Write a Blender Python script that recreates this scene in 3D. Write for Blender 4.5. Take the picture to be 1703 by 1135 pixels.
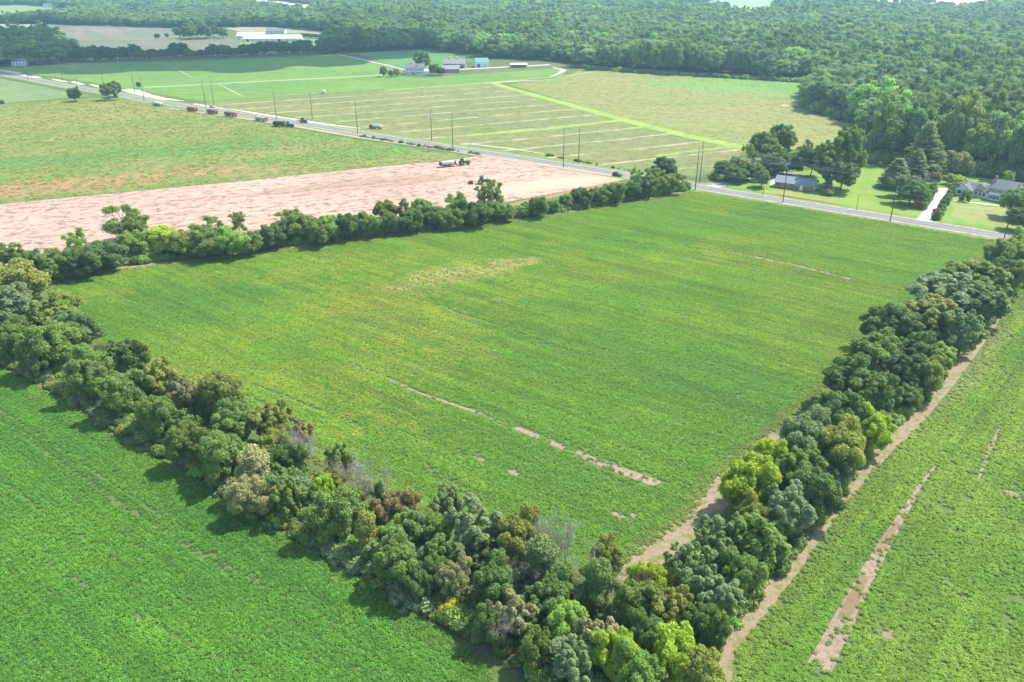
import bpy, math, random
import numpy as np
from mathutils import Vector, Matrix

for o in list(bpy.data.objects):
    bpy.data.objects.remove(o)
SC = bpy.context.scene
R = math.radians

# ------------------------------------------------------------------ camera, sky, sun, exposure
CAM_H, TILT, F_PX, CX, CY = 90.0, R(25.3), 1324.0, 851.5, 567.5
cam = bpy.data.cameras.new('camera')
cam.sensor_width = 36
cam.lens = 36 * F_PX / 1703
cam.clip_start, cam.clip_end = 1, 20000
cam_o = bpy.data.objects.new('camera', cam)
SC.collection.objects.link(cam_o)
cam_o.location = (0, 0, CAM_H)
cam_o.rotation_euler = (R(90) - TILT, 0, 0)
SC.camera = cam_o

SUN_EL, SUN_AZ = R(55), R(26)          # azimuth counted from +X towards +Y
w = bpy.data.worlds.new('World')
SC.world = w
w.use_nodes = True
nt = w.node_tree
bg = nt.nodes['Background']
sky = nt.nodes.new('ShaderNodeTexSky')
sky.sky_type = 'NISHITA'
sky.sun_disc = False
sky.sun_elevation = SUN_EL
sky.sun_rotation = R(90) - SUN_AZ
sky.altitude = 100
sky.dust_density = 1.5
nt.links.new(sky.outputs[0], bg.inputs[0])
bg.inputs[1].default_value = 0.15
sun = bpy.data.lights.new('sun', 'SUN')
sun.energy = 3.6
sun.angle = R(0.5)
sun.color = (1.0, 0.95, 0.85)
sun_o = bpy.data.objects.new('sun', sun)
SC.collection.objects.link(sun_o)
SDIR = Vector((math.cos(SUN_EL) * math.cos(SUN_AZ), math.cos(SUN_EL) * math.sin(SUN_AZ), math.sin(SUN_EL)))
sun_o.rotation_euler = (-SDIR).to_track_quat('-Z', 'Y').to_euler()
sun_o.location = SDIR * 400

SC.view_settings.view_transform = 'Standard'
SC.view_settings.look = 'None'
SC.view_settings.exposure = 1.1
SC.view_settings.gamma = 1
SC.view_settings.use_curve_mapping = False
cy = SC.cycles
cy.max_bounces = 5
cy.diffuse_bounces = 3
cy.glossy_bounces = 2
cy.transmission_bounces = 3
cy.transparent_max_bounces = 8
cy.volume_bounces = 0
cy.use_denoising = True

# ------------------------------------------------------------------ pixel -> world
TS, TC = math.sin(TILT), math.cos(TILT)
def at(u, v, z=0.0):
    """point of height z met by the sight line through photo pixel (u, v)"""
    a = (u - CX) / F_PX
    b = (v - CY) / F_PX
    t = (CAM_H - z) / (TS + b * TC)
    return Vector((a * t, (TC - b * TS) * t, z))
def depth(x, y):
    return y * TC + CAM_H * TS
def to_px(x, y, z=0):
    d = y * TC + (CAM_H - z) * TS
    return CX + F_PX * x / d, CY + F_PX * (-y * TS + (CAM_H - z) * TC) / d

# ------------------------------------------------------------------ object helpers
COL = SC.collection
def link(o, parent=None):
    COL.objects.link(o)
    if parent is not None:
        o.parent = parent
    return o
def tag(o, label=None, cat=None, group=None, kind=None):
    if label: o['label'] = label
    if cat: o['category'] = cat
    if group: o['group'] = group
    if kind: o['kind'] = kind
    return o
def empty(name, loc=(0, 0, 0), rz=0, label=None, cat=None, group=None):
    o = bpy.data.objects.new(name, None)
    o.empty_display_size = 0.5
    link(o)
    o.location = loc
    o.rotation_euler = (0, 0, rz)
    return tag(o, label, cat, group)
def mesh_np(name, V, Fc, mats=(), smooth=False, fmat=None):
    """V (n,3) float array, Fc: (m,k) int array or a list of such arrays"""
    V = np.asarray(V, np.float32)
    if not isinstance(Fc, list): Fc = [Fc]
    Fc = [np.asarray(f, np.int32) for f in Fc if len(f)]
    me = bpy.data.meshes.new(name)
    me.vertices.add(len(V))
    me.vertices.foreach_set('co', V.ravel())
    nl = sum(f.size for f in Fc)
    me.loops.add(nl)
    me.loops.foreach_set('vertex_index', np.concatenate([f.ravel() for f in Fc]))
    starts, s = [], 0
    for f in Fc:
        starts.append(s + np.arange(len(f)) * f.shape[1])
        s += f.size
    starts = np.concatenate(starts).astype(np.int32)
    me.polygons.add(len(starts))
    me.polygons.foreach_set('loop_start', starts)
    if fmat is not None:
        me.polygons.foreach_set('material_index', np.asarray(fmat, np.int32))
    me.update(calc_edges=True)
    me.validate()
    if smooth:
        me.polygons.foreach_set('use_smooth', np.ones(len(me.polygons), bool))
    for m in mats: me.materials.append(m)
    return me
def obj_me(name, me, parent=None):
    return link(bpy.data.objects.new(name, me), parent)

class MB:
    """collects boxes, tubes and prisms; build() links them as one mesh object"""
    def __init__(s): s.v, s.f, s.n = [], [], 0
    def add(s, V, Fs):
        s.v += [tuple(p) for p in V]
        s.f += [tuple(i + s.n for i in f) for f in Fs]
        s.n += len(V)
        return s
    def box(s, c, d, rz=0, taper=1.0):
        x, y, z = d[0] / 2, d[1] / 2, d[2] / 2
        P = []
        for k, zz in ((1, -z), (taper, z)):
            for sx, sy in ((-1, -1), (1, -1), (1, 1), (-1, 1)):
                px, py = sx * x * k, sy * y * k
                P.append((c[0] + px * math.cos(rz) - py * math.sin(rz), c[1] + px * math.sin(rz) + py * math.cos(rz), c[2] + zz))
        return s.add(P, [(3, 2, 1, 0), (4, 5, 6, 7), (0, 1, 5, 4), (1, 2, 6, 5), (2, 3, 7, 6), (3, 0, 4, 7)])
    def bb(s, x0, x1, y0, y1, z0, z1):
        return s.box(((x0 + x1) / 2, (y0 + y1) / 2, (z0 + z1) / 2), (x1 - x0, y1 - y0, z1 - z0))
    def tube(s, pts, rad, n=8, cap=True):
        pts = [Vector(p) for p in pts]
        if not isinstance(rad, (list, tuple)): rad = [rad] * len(pts)
        V, Fs = [], []
        for i, p in enumerate(pts):
            d = (pts[min(i + 1, len(pts) - 1)] - pts[max(i - 1, 0)]).normalized()
            up = Vector((0, 0, 1)) if abs(d.z) < .9 else Vector((1, 0, 0))
            a = d.cross(up).normalized(); b = d.cross(a)
            for k in range(n):
                t = 2 * math.pi * k / n
                V.append(p + (a * math.cos(t) + b * math.sin(t)) * rad[i])
        for i in range(len(pts) - 1):
            for k in range(n):
                k2 = (k + 1) % n
                Fs.append((i * n + k, i * n + k2, (i + 1) * n + k2, (i + 1) * n + k))
        if cap:
            Fs.append(tuple(range(n))[::-1]); Fs.append(tuple((len(pts) - 1) * n + k for k in range(n)))
        return s.add(V, Fs)
    def prism(s, prof, y0, y1):
        """profile in (x, z) extruded along y"""
        n = len(prof)
        V = [(x, y0, z) for x, z in prof] + [(x, y1, z) for x, z in prof]
        return s.add(V, [tuple(range(n)), tuple(range(2 * n - 1, n - 1, -1))] + [(i, i + n, (i + 1) % n + n, (i + 1) % n) for i in range(n)])
    def prism_x(s, prof, x0, x1):
        n = len(prof)
        V = [(x0, y, z) for y, z in prof] + [(x1, y, z) for y, z in prof]
        return s.add(V, [tuple(range(n))[::-1], tuple(range(n, 2 * n))] + [(i, (i + 1) % n, (i + 1) % n + n, i + n) for i in range(n)])
    def mesh(s, name, m, smooth=False):
        me = bpy.data.meshes.new(name)
        me.from_pydata(s.v, [], s.f)
        me.update()
        if smooth: me.polygons.foreach_set('use_smooth', [True] * len(me.polygons))
        me.materials.append(m)
        return me
    def build(s, name, m, parent=None, smooth=False):
        return obj_me(name, s.mesh(name, m, smooth), parent)

def copy_tree(root):
    """a thing with copies of its parts and sub-parts"""
    c = root.copy(); COL.objects.link(c)
    for ch in list(root.children):
        d = ch.copy(); COL.objects.link(d); d.parent = c
        for g in list(ch.children):
            e = g.copy(); COL.objects.link(e); e.parent = d
    return c

# ------------------------------------------------------------------ materials
class NB:
    def __init__(s, name, rough=.85):
        s.m = bpy.data.materials.new(name); s.m.use_nodes = True
        s.t = s.m.node_tree; s.N = s.t.nodes; s.L = s.t.links
        s.b = s.N['Principled BSDF']
        s.b.inputs['Roughness'].default_value = rough
        s.b.inputs['Specular IOR Level'].default_value = .25
        s._p = None
    def put(s, sock, v):
        if isinstance(v, bpy.types.NodeSocket): s.L.new(v, sock)
        elif isinstance(v, (int, float)): sock.default_value = v
        else: sock.default_value = tuple(v) + ((1,) if len(v) == 3 and len(sock.default_value) == 4 else ())
    @property
    def pos(s):
        if s._p is None: s._p = s.N.new('ShaderNodeNewGeometry').outputs['Position']
        return s._p
    def math(s, op, a, b=0.0, c=None, clamp=False):
        n = s.N.new('ShaderNodeMath'); n.operation = op; n.use_clamp = clamp
        s.put(n.inputs[0], a); s.put(n.inputs[1], b)
        if c is not None: s.put(n.inputs[2], c)
        return n.outputs[0]
    def dot(s, vec, c):
        n = s.N.new('ShaderNodeVectorMath'); n.operation = 'DOT_PRODUCT'
        s.put(n.inputs[0], vec); n.inputs[1].default_value = c
        return n.outputs['Value']
    def xyz(s, x, y, z=0.0):
        n = s.N.new('ShaderNodeCombineXYZ')
        s.put(n.inputs[0], x); s.put(n.inputs[1], y); s.put(n.inputs[2], z)
        return n.outputs[0]
    def noise(s, scale, detail=4, rough=.55, vec=None, col=False):
        n = s.N.new('ShaderNodeTexNoise')
        s.put(n.inputs['Vector'], s.pos if vec is None else vec)
        n.inputs['Scale'].default_value = scale; n.inputs['Detail'].default_value = detail
        n.inputs['Roughness'].default_value = rough
        return n.outputs['Color' if col else 'Fac']
    def mr(s, v, a, b, c=0.0, d=1.0):
        n = s.N.new('ShaderNodeMapRange'); n.interpolation_type = 'SMOOTHSTEP'
        s.put(n.inputs[0], v)
        for i, x in enumerate((a, b, c, d)): s.put(n.inputs[i + 1], x)
        return n.outputs[0]
    def mix(s, f, a, b, bt='MIX'):
        n = s.N.new('ShaderNodeMix'); n.data_type = 'RGBA'; n.blend_type = bt
        s.put(n.inputs[0], f); s.put(n.inputs[6], a); s.put(n.inputs[7], b)
        return n.outputs[2]
    def rowvec(s, deg, sx, sy):
        """position in a frame turned so that x runs along the rows"""
        a = R(deg)
        al = s.dot(s.pos, (math.cos(a) * sx, math.sin(a) * sx, 0))
        ac = s.dot(s.pos, (-math.sin(a) * sy, math.cos(a) * sy, 0))
        return s.xyz(al, ac)
    def bump(s, h, dist, strength=1.0):
        n = s.N.new('ShaderNodeBump')
        n.inputs['Strength'].default_value = strength; n.inputs['Distance'].default_value = dist
        s.put(n.inputs['Height'], h); s.L.new(n.outputs[0], s.b.inputs['Normal'])
    def ellipse(s, c, rx, ry, deg, soft=.5, wob=.35):
        """0..1 mask of an uneven patch on the ground"""
        a = R(deg)
        nz = s.noise(1.6 / max(rx, ry) * 2, 3)
        x = s.math('SUBTRACT', s.dot(s.pos, (math.cos(a) / rx, math.sin(a) / rx, 0)), (c[0] * math.cos(a) + c[1] * math.sin(a)) / rx)
        y = s.math('SUBTRACT', s.dot(s.pos, (-math.sin(a) / ry, math.cos(a) / ry, 0)), (-c[0] * math.sin(a) + c[1] * math.cos(a)) / ry)
        d = s.math('SQRT', s.math('ADD', s.math('MULTIPLY', x, x), s.math('MULTIPLY', y, y)))
        d = s.math('ADD', d, s.math('MULTIPLY', s.math('SUBTRACT', nz, .5), wob * 4))
        return s.mr(d, 1 + soft, 1 - soft, 0, 1)
    def color(s, c):
        s.put(s.b.inputs['Base Color'], c); return s
def flat(name, col, rough=.8, spec=.3, var=.12, scale=3.0, metal=0):
    n = NB(name, rough)
    n.b.inputs['Specular IOR Level'].default_value = spec
    n.b.inputs['Metallic'].default_value = metal
    f = n.noise(scale, 4)
    n.color(n.mix(f, [c * (1 - var) for c in col], [min(1, c * (1 + var)) for c in col]))
    return n.m
def leaf_material(name, source):
    """foliage: tint of the tree, small differences from leaf clump to leaf clump, some light passes through"""
    n = NB(name, .6)
    if source == 'object':
        tint = n.N.new('ShaderNodeObjectInfo').outputs['Color']
    else:
        a = n.N.new('ShaderNodeAttribute'); a.attribute_type = 'INSTANCER'; a.attribute_name = 'tint'
        tint = a.outputs['Color']
    la = n.N.new('ShaderNodeAttribute'); la.attribute_type = 'GEOMETRY'; la.attribute_name = 'leaf'
    lv = la.outputs['Fac']
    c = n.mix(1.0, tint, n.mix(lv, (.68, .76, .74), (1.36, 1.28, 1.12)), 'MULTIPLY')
    n.color(c)
    n.b.inputs['Specular IOR Level'].default_value = .22
    tr = n.N.new('ShaderNodeBsdfTranslucent')
    n.put(tr.inputs[0], n.mix(1.0, c, (1.25, 1.3, .6), 'MULTIPLY'))
    mx = n.N.new('ShaderNodeMixShader'); mx.inputs[0].default_value = .38
    n.L.new(n.b.outputs[0], mx.inputs[1]); n.L.new(tr.outputs[0], mx.inputs[2])
    n.L.new(mx.outputs[0], n.N['Material Output'].inputs[0])
    return n.m
M_LEAF = leaf_material('tree_foliage', 'object')
M_LEAFS = leaf_material('scattered_foliage', 'instance')
M_BARK = flat('bark', (.13, .105, .08), .9, .1, .35, 2)
M_DEAD = flat('dead_wood', (.35, .325, .275), .9, .1, .25, 2)

# ------------------------------------------------------------------ numpy noise
def _h(i, j, seed):
    x = (i * 374761393 + j * 668265263 + seed * 1442695041) & 0xffffffff
    x = ((x ^ (x >> 13)) * 1274126177) & 0xffffffff
    return ((x ^ (x >> 16)) & 0xffff) / 65535.0
def vnoise(x, y, seed=0):
    i = np.floor(x).astype(np.int64); j = np.floor(y).astype(np.int64)
    fx, fy = x - i, y - j
    fx, fy = fx * fx * (3 - 2 * fx), fy * fy * (3 - 2 * fy)
    a, b, c, d = _h(i, j, seed), _h(i + 1, j, seed), _h(i, j + 1, seed), _h(i + 1, j + 1, seed)
    return (a * (1 - fx) + b * fx) * (1 - fy) + (c * (1 - fx) + d * fx) * fy
def fbm(x, y, seed=0, o=4):
    s, a, t = 0, 1.0, 0
    for k in range(o):
        s = s + a * vnoise(x * 2 ** k, y * 2 ** k, seed + k * 17); t += a; a *= .5
    return s / t
def in_poly(x, y, P):
    c = np.zeros(x.shape, bool)
    for i in range(len(P)):
        x0, y0 = P[i][0], P[i][1]; x1, y1 = P[i - 1][0], P[i - 1][1]
        if y0 == y1: continue
        c ^= ((y0 > y) != (y1 > y)) & (x < (x1 - x0) * (y - y0) / (y1 - y0) + x0)
    return c
def seg_dist(x, y, a, b):
    dx, dy = b[0] - a[0], b[1] - a[1]
    t = np.clip(((x - a[0]) * dx + (y - a[1]) * dy) / (dx * dx + dy * dy), 0, 1)
    return np.hypot(x - a[0] - t * dx, y - a[1] - t * dy), t
def lerp(a, b, f):
    f = np.asarray(f)[..., None]
    return np.asarray(a) * (1 - f) + np.asarray(b) * f

# ------------------------------------------------------------------ the ground, fields, lanes and road
SOIL = (.325, .245, .170)
def sheet(name, pts, m, z=.02, px=True, label=None, cat=None):
    P = [at(*p) for p in pts] if px else [Vector((p[0], p[1], 0)) for p in pts]
    me = bpy.data.meshes.new(name)
    me.from_pydata([(p.x, p.y, z) for p in P], [], [tuple(range(len(P)))])
    me.update()
    if me.polygons[0].normal.z < 0: me.flip_normals()
    me.materials.append(m)
    return tag(obj_me(name, me), label, cat, kind='structure')
def ribbon(name, pts, width, m, z=.04, px=True, label=None):
    P = [at(*p) for p in pts] if px else [Vector((p[0], p[1], 0)) for p in pts]
    W = width if isinstance(width, (list, tuple)) else [width] * len(P)
    V, Fs = [], []
    for i, p in enumerate(P):
        d = (P[min(i + 1, len(P) - 1)] - P[max(i - 1, 0)]); d.z = 0; d.normalize()
        n = Vector((-d.y, d.x, 0)) * W[i] / 2
        V += [(p.x - n.x, p.y - n.y, z), (p.x + n.x, p.y + n.y, z)]
        if i: Fs.append((2 * i - 2, 2 * i, 2 * i + 1, 2 * i - 1))
    me = bpy.data.meshes.new(name); me.from_pydata(V, [], Fs); me.update(); me.materials.append(m)
    return tag(obj_me(name, me), label, kind='structure')

def grass_mat(name, a, b, c=None, fine=1.0, scale=.02):
    n = NB(name)
    col = n.mix(n.mr(n.noise(scale, 4), .35, .65), a, b)
    if c: col = n.mix(n.mr(n.noise(scale * 4, 5), .5, .72), col, c)
    f = n.noise(2.2 * fine, 5, .7)
    col = n.mix(n.mr(f, .3, .7), n.mix(1, col, (.62, .66, .62), 'MULTIPLY'), col)
    n.bump(f, .5, .7)
    return n.color(col).m

M_GROUND = grass_mat('rough_grass', (.10, .15, .035), (.13, .17, .04), (.17, .15, .08), .6, .01)
sheet('ground', [(-6000, -300), (6000, -300), (6000, 9000), (-6000, 9000)], M_GROUND, 0, px=False)

def soil_mat(name, a, b, c, deg=None, grass=None, gscale=.25, gth=(.52, .66)):
    n = NB(name, .95)
    col = n.mix(n.mr(n.noise(.05, 4), .35, .65), a, b)
    col = n.mix(n.mr(n.noise(1.1, 5, .7), .42, .7), col, c)
    if deg is not None:
        v = n.rowvec(deg, .12, 1.1)
        col = n.mix(n.mr(n.noise(1.0, 3, .5, v), .5, .68), col, n.mix(1, col, (.72, .74, .78), 'MULTIPLY'))
    if grass:
        col = n.mix(n.mr(n.noise(gscale, 6, .7), *gth), col, grass)
    n.bump(n.noise(3, 5, .7), .3, .7)
    return n.color(col).m
M_MARGIN = soil_mat('field_margin', SOIL, (.29, .21, .135), (.22, .175, .11), None, (.15, .19, .05), .5, (.47, .60))
HL, HR, HM = -36.5, -131.5, 24.0       # directions of the left, right and middle hedgerows

# soil under the three soybean fields
main_px = [(60, 465), (400, 423), (700, 387), (960, 352), (1146, 319), (1170, 318.5), (1480, 369), (1703, 404), (1703, 420), (1200, 830), (1050, 975), (1000, 985), (560, 790), (80, 540)]
M_UNDER = soil_mat('soil_under_crop', (.09, .155, .035), (.10, .15, .035), (.13, .15, .05))
sheet('soybean_field', main_px, M_UNDER, .02)
MAIN = [at(*p) for p in [(78, 464), (400, 423), (700, 387), (960, 352), (1146, 320), (1172, 320), (1480, 371), (1690, 407), (1640, 430), (1236, 762), (1196, 796), (1150, 862), (1040, 940), (990, 985), (560, 790), (90, 540)]]
lf_px = [(-160, 600), (0, 608), (100, 664), (220, 742), (340, 803), (460, 880), (544, 931), (670, 1003), (740, 1050), (820, 1120), (900, 1240), (-300, 1240)]
sheet('soybean_field', lf_px, M_UNDER, .02)
LF = [at(*p) for p in lf_px]
rf_px = [(1750, 420), (1703, 474), (1645, 560), (1590, 636), (1530, 708), (1450, 786), (1399, 848), (1331, 948), (1266, 1033), (1222, 1085), (1215, 1160), (1250, 1230), (1900, 1230), (2050, 500)]
sheet('soybean_field', rf_px, M_UNDER, .02)
RF = [at(*p) for p in rf_px]
# bare soil strips along the hedgerows
ribbon('dirt_margin', [(-40, 585), (100, 654), (220, 731), (340, 792), (460, 872), (544, 924), (670, 992), (760, 1036), (870, 1120)], 2.7, soil_mat('brown_shade_margin', (.19, .14, .09), (.15, .12, .075), (.12, .115, .055), None, (.10, .16, .045), .4, (.44, .56)), .035)  # left strip: brown soil, darkened and greened in colour for the hedgerow's shade
ribbon('dirt_margin', [(1730, 440), (1667, 524), (1633, 562), (1582, 612), (1534, 674), (1477, 735), (1438, 776), (1402, 825), (1354, 880), (1318, 945), (1256, 1008), (1203, 1085), (1185, 1160)],
       [4, 4, 5, 8, 8, 6, 6, 6, 6, 5.6, 6, 9, 14], M_MARGIN, .012)
ribbon('dirt_margin', [(60, 464), (400, 421), (700, 384.5), (960, 350), (1142, 318)], 3.0, M_MARGIN, .035)
ribbon('dirt_margin', [(1290, 722), (1222, 790), (1178, 842), (1104, 908), (1044, 958)], [2.2, 4.5, 6, 6, 3.5], M_MARGIN, .035)
ribbon('dirt_margin', [(1060, 972), (930, 955), (860, 930)], [3, 2.5, 1], M_MARGIN, .036)
# spray-track ruts and bare strips inside the fields
M_TRACK = soil_mat('bare_soil_track', SOIL, (.27, .20, .14), (.19, .135, .09))
M_DAMP = soil_mat('damp_soil', (.26, .17, .10), (.22, .15, .08), (.16, .11, .06))
TRACK_R = [(1362, 1112), (1402, 1035), (1440, 960), (1478, 895), (1505, 850), (1532, 805), (1556, 775)]
ribbon('bare_track', TRACK_R, [3.3, 3.0, 2.4, 1.7, 1.2, .8, .3], M_TRACK, .04)
ribbon('bare_track', [(1401, 1032), (1421, 992), (1439, 958)], [1.6, 1.7, 1.0], M_DAMP, .045)
ribbon('bare_track', [(1458, 925), (1478, 893), (1492, 868)], [1.4, 1.4, .8], M_DAMP, .045)
ribbon('bare_track', [(1625, 802), (1640, 765), (1662, 712)], [.3, .8, .3], M_TRACK, .04)
TRACK_M = [(580, 605), (640, 628), (700, 655), (810, 692), (930, 742), (1010, 775), (1095, 806)]
ribbon('bare_track', TRACK_M, [.3, .4, .6, .9, 1.6, 2.2, 2.4], M_TRACK, .04)
ribbon('bare_track', [(1215, 420), (1330, 443), (1432, 469)], 1.2, M_TRACK, .04)
for u, v, rx, ry in ((772, 762, 1.0, .5), (800, 764, 1.8, .5), (855, 786, 1.4, .8), (1030, 858, 2, .5), (1055, 858, 1, .6), (1590, 840, 2, 1.2), (1680, 822, 2, 1), (1480, 1060, 1, 1.5)):
    c_ = at(u, v); sheet('bare_patch', [(c_.x + rx * 1.1 * math.cos(k * .785) * math.cos(R(HL)) - ry * 1.1 * math.sin(k * .785) * math.sin(R(HL)), c_.y + rx * 1.1 * math.cos(k * .785) * math.sin(R(HL)) + ry * 1.1 * math.sin(k * .785) * math.cos(R(HL))) for k in range(8)], M_TRACK, .04, px=False)

# weedy field, bare harvested field and the fields past the road
def weed_field():
    n = NB('weedy_field')
    g = n.mix(n.mr(n.noise(.03, 4), .35, .65), (.165, .225, .042), (.25, .23, .065))
    v = n.rowvec(HM, .03, .3)
    g = n.mix(n.mr(n.noise(1, 4, .6, v), .45, .7), g, (.12, .22, .04))
    og = n.mr(n.noise(.22, 5, .75), .40, .60)
    g = n.mix(n.math('MULTIPLY', n.ellipse(at(170, 302), 75, 12, HM, .6), og), g, (.46, .20, .10))
    g = n.mix(n.math('MULTIPLY', n.ellipse(at(330, 285), 60, 8, HM, .6), og), g, (.34, .23, .09))
    g = n.mix(n.math('MULTIPLY', n.ellipse(at(60, 318), 30, 9, HM, .5), og), g, (.38, .20, .10))
    g = n.mix(n.math('MULTIPLY', n.ellipse(at(150, 190), 140, 40, HM, .7), .7), g, (.27, .24, .07))
    g = n.mix(n.ellipse(at(290, 250), 110, 16, HM, .7), g, (.10, .22, .035))
    g = n.mix(n.ellipse(at(600, 255), 60, 12, HM, .7), g, (.13, .24, .04))
    sp = n.math('MULTIPLY', n.mr(n.noise(.35, 4, .8), .58, .66), n.ellipse(at(430, 245), 70, 18, HM, .7))
    g = n.mix(sp, g, (.62, .52, .36))
    sp = n.math('MULTIPLY', n.mr(n.noise(.35, 4, .8), .58, .66), n.ellipse(at(60, 232), 50, 14, HM, .7))
    g = n.mix(sp, g, (.62, .58, .42))
    f = n.noise(.17, 9, .9)
    g = n.mix(n.mr(f, .40, .54), n.mix(1, g, (.45, .55, .42), 'MULTIPLY'), g)
    n.bump(f, .6, .9)
    return n.color(g).m
weed_px = [(-300, 200), (0, 174), (110, 165), (190, 161.5), (250, 171), (330, 187), (480, 213), (600, 232), (700, 249), (788, 260), (735, 268), (640, 276), (350, 306), (0, 339), (-300, 372)]
sheet('weedy_field', weed_px, weed_field(), .02)
def bare_field():
    n = NB('bare_harvested_field', .95)
    g = n.mix(n.mr(n.noise(.015, 4), .35, .65), (.48, .335, .25), (.40, .275, .20))
    g = n.mix(n.ellipse(at(620, 305), 45, 8, HM, .8), g, (.32, .22, .14))
    v = n.rowvec(HM, .20, .30)
    f = n.noise(1.0, 9, .85, v)
    g = n.mix(n.mr(f, .505, .55), g, (.195, .125, .09))
    v2 = n.rowvec(HM, .01, .35)
    g = n.mix(n.math('MULTIPLY', n.mr(n.noise(1.0, 3, .6, v2), .45, .7), .55), g, (.50, .36, .29))
    g = n.mix(n.ellipse(at(930, 305), 40, 9, HM, .8), g, (.50, .36, .25))
    n.bump(f, .5, 1)
    return n.color(g).m
bare_px = [(-300, 372), (0, 339), (350, 306), (640, 276), (735, 268), (788, 260), (850, 266), (940, 283), (1020, 294), (1040, 299), (940, 318), (850, 335), (600, 368), (400, 395), (0, 450), (-300, 490)]
sheet('bare_field', bare_px, bare_field(), .02)
ribbon('weedy_edge', [(-300, 372), (0, 339), (350, 306), (640, 276), (735, 268), (788, 260)], 1.6, grass_mat('field_edge_weeds', (.12, .17, .04), (.18, .19, .06), (.3, .22, .12), 1, .2), .04)
ribbon('reddish_edge', [(840, 345), (900, 330), (960, 318), (1030, 303)], 5, grass_mat('reddish_weeds', (.36, .22, .10), (.22, .24, .07), None, .6, .08), .03)

M_SOY_FAR = None
def soy_far(name, a, b, deg):
    n = NB(name)
    g = n.mix(n.mr(n.noise(.012, 4), .35, .65), a, b)
    v = n.rowvec(deg, .02, .25)
    g = n.mix(n.mr(n.noise(1, 3, .5, v), .4, .75), g, n.mix(1, g, (.8, .85, .85), 'MULTIPLY'))
    f = n.noise(.11, 9, .9)
    g = n.mix(n.mr(f, .40, .54), n.mix(1, g, (.66, .74, .72), 'MULTIPLY'), g)
    n.bump(f, .5, .6)
    return n.color(g).m
M_SF = soy_far('far_soybeans', (.125, .235, .030), (.155, .26, .035), 17)
M_SF2 = soy_far('far_soybeans_dark', (.085, .21, .045), (.12, .24, .05), 17)
# small green field left of the road
sheet('green_field', [(-200, 112), (0, 131), (60, 142), (110, 153), (150, 160), (110, 164), (0, 173), (-300, 198)],
      grass_mat('low_crop', (.15, .24, .07), (.21, .27, .10), (.28, .30, .16), .4, .03), .02)
ribbon('hedge_bank', [(-200, 193), (0, 173.5), (110, 164), (190, 160.5)], 4, grass_mat('bank_weeds', (.06, .11, .03), (.12, .18, .04), None, .5, .05), .03)
sheet('far_soybean_field', [(-150, 112), (0, 113), (140, 105.5), (300, 103), (440, 97), (560, 90), (600, 100), (672, 119), (640, 126), (700, 130), (940, 113), (935, 124), (830, 136), (700, 144.5), (575, 153.5), (400, 165), (350, 170), (300, 163), (240, 152), (200, 146), (120, 132), (50, 124), (0, 116)], M_SF, .02)
sheet('far_soybean_field', [(592, 89), (700, 82), (760, 90), (806, 98), (770, 106), (735, 110), (690, 120), (672, 116)], M_SF2, .022)
def striped():
    n = NB('mown_striped_field')
    g = n.mix(n.mr(n.noise(.02, 5), .35, .65), (.165, .195, .05), (.22, .215, .07))
    g = n.mix(n.mr(n.noise(.12, 5, .7), .48, .62), g, (.17, .22, .055))
    a, b = at(518.7, 173), at(830, 151.5)
    deg = math.degrees(math.atan2(b.y - a.y, b.x - a.x)); th = R(deg)
    c = at(830, 160.3); sp = abs(-(c.x - b.x) * math.sin(th) + (c.y - b.y) * math.cos(th))
    ac = n.dot(n.pos, (-math.sin(th) / sp, math.cos(th) / sp, 0))
    ac = n.math('ADD', ac, n.math('MULTIPLY', n.noise(.01, 2), .5))
    fr = n.math('ABSOLUTE', n.math('SUBTRACT', n.math('FRACT', ac), .5))
    brk = n.mr(n.noise(.05, 4, .7), .36, .55)
    g = n.mix(n.math('MULTIPLY', n.mr(fr, .09, .02), brk), g, (.40, .36, .20))
    ac2 = n.dot(n.pos, (-math.sin(th) * 1.2, math.cos(th) * 1.2, 0))
    f = n.noise(.17, 9, .9)
    g = n.mix(n.mr(f, .40, .54), n.mix(1, g, (.5, .56, .45), 'MULTIPLY'), g)
    n.bump(f, .5, .9)
    return n.color(g).m
strip_px = [(330, 173), (400, 165.5), (575, 154), (700, 145), (830, 137), (850, 149), (960, 179), (1060, 207), (1150, 229), (1240, 250), (1190, 280), (1165, 295), (1100, 292), (1000, 277), (850, 254), (750, 239), (600, 216), (480, 194)]
sheet('striped_field', strip_px, striped(), .02)
def tan_green():
    n = NB('tan_green_field')
    g = n.mix(n.mr(n.noise(.008, 5), .35, .65), (.19, .235, .05), (.24, .245, .07))
    v = n.rowvec(-20, .012, .12)
    g = n.mix(n.math('MULTIPLY', n.mr(n.noise(1, 4, .6, v), .45, .65), .6), g, (.30, .24, .10))
    g = n.mix(n.math('MULTIPLY', n.ellipse(at(1237, 186), 9, 5, 0, .6), .7), g, (.36, .20, .11))
    g = n.mix(n.ellipse(at(1260, 145), 90, 40, -20, .5), g, (.17, .28, .06))
    f = n.noise(.15, 9, .9)
    g = n.mix(n.mr(f, .40, .54), n.mix(1, g, (.55, .62, .5), 'MULTIPLY'), g)
    n.bump(f, .5, .8)
    return n.color(g).m
sheet('tan_green_field', [(845, 141), (945, 127), (962, 118), (1000, 116), (1100, 123), (1220, 131), (1290, 134), (1360, 136), (1380, 140), (1340, 190), (1425, 207), (1425, 250), (1400, 275), (1290, 282), (1235, 252)], tan_green(), .022)
sheet('green_field', [(1130, 124), (1220, 130.5), (1290, 133), (1366, 135), (1352, 150), (1335, 160), (1270, 148), (1190, 134)], soy_far('far_corner_soybeans', (.13, .26, .04), (.15, .28, .045), -20), .026)
M_LANE = grass_mat('grass_lane', (.27, .38, .05), (.33, .42, .07), (.20, .30, .05), .6, .04)
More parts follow.
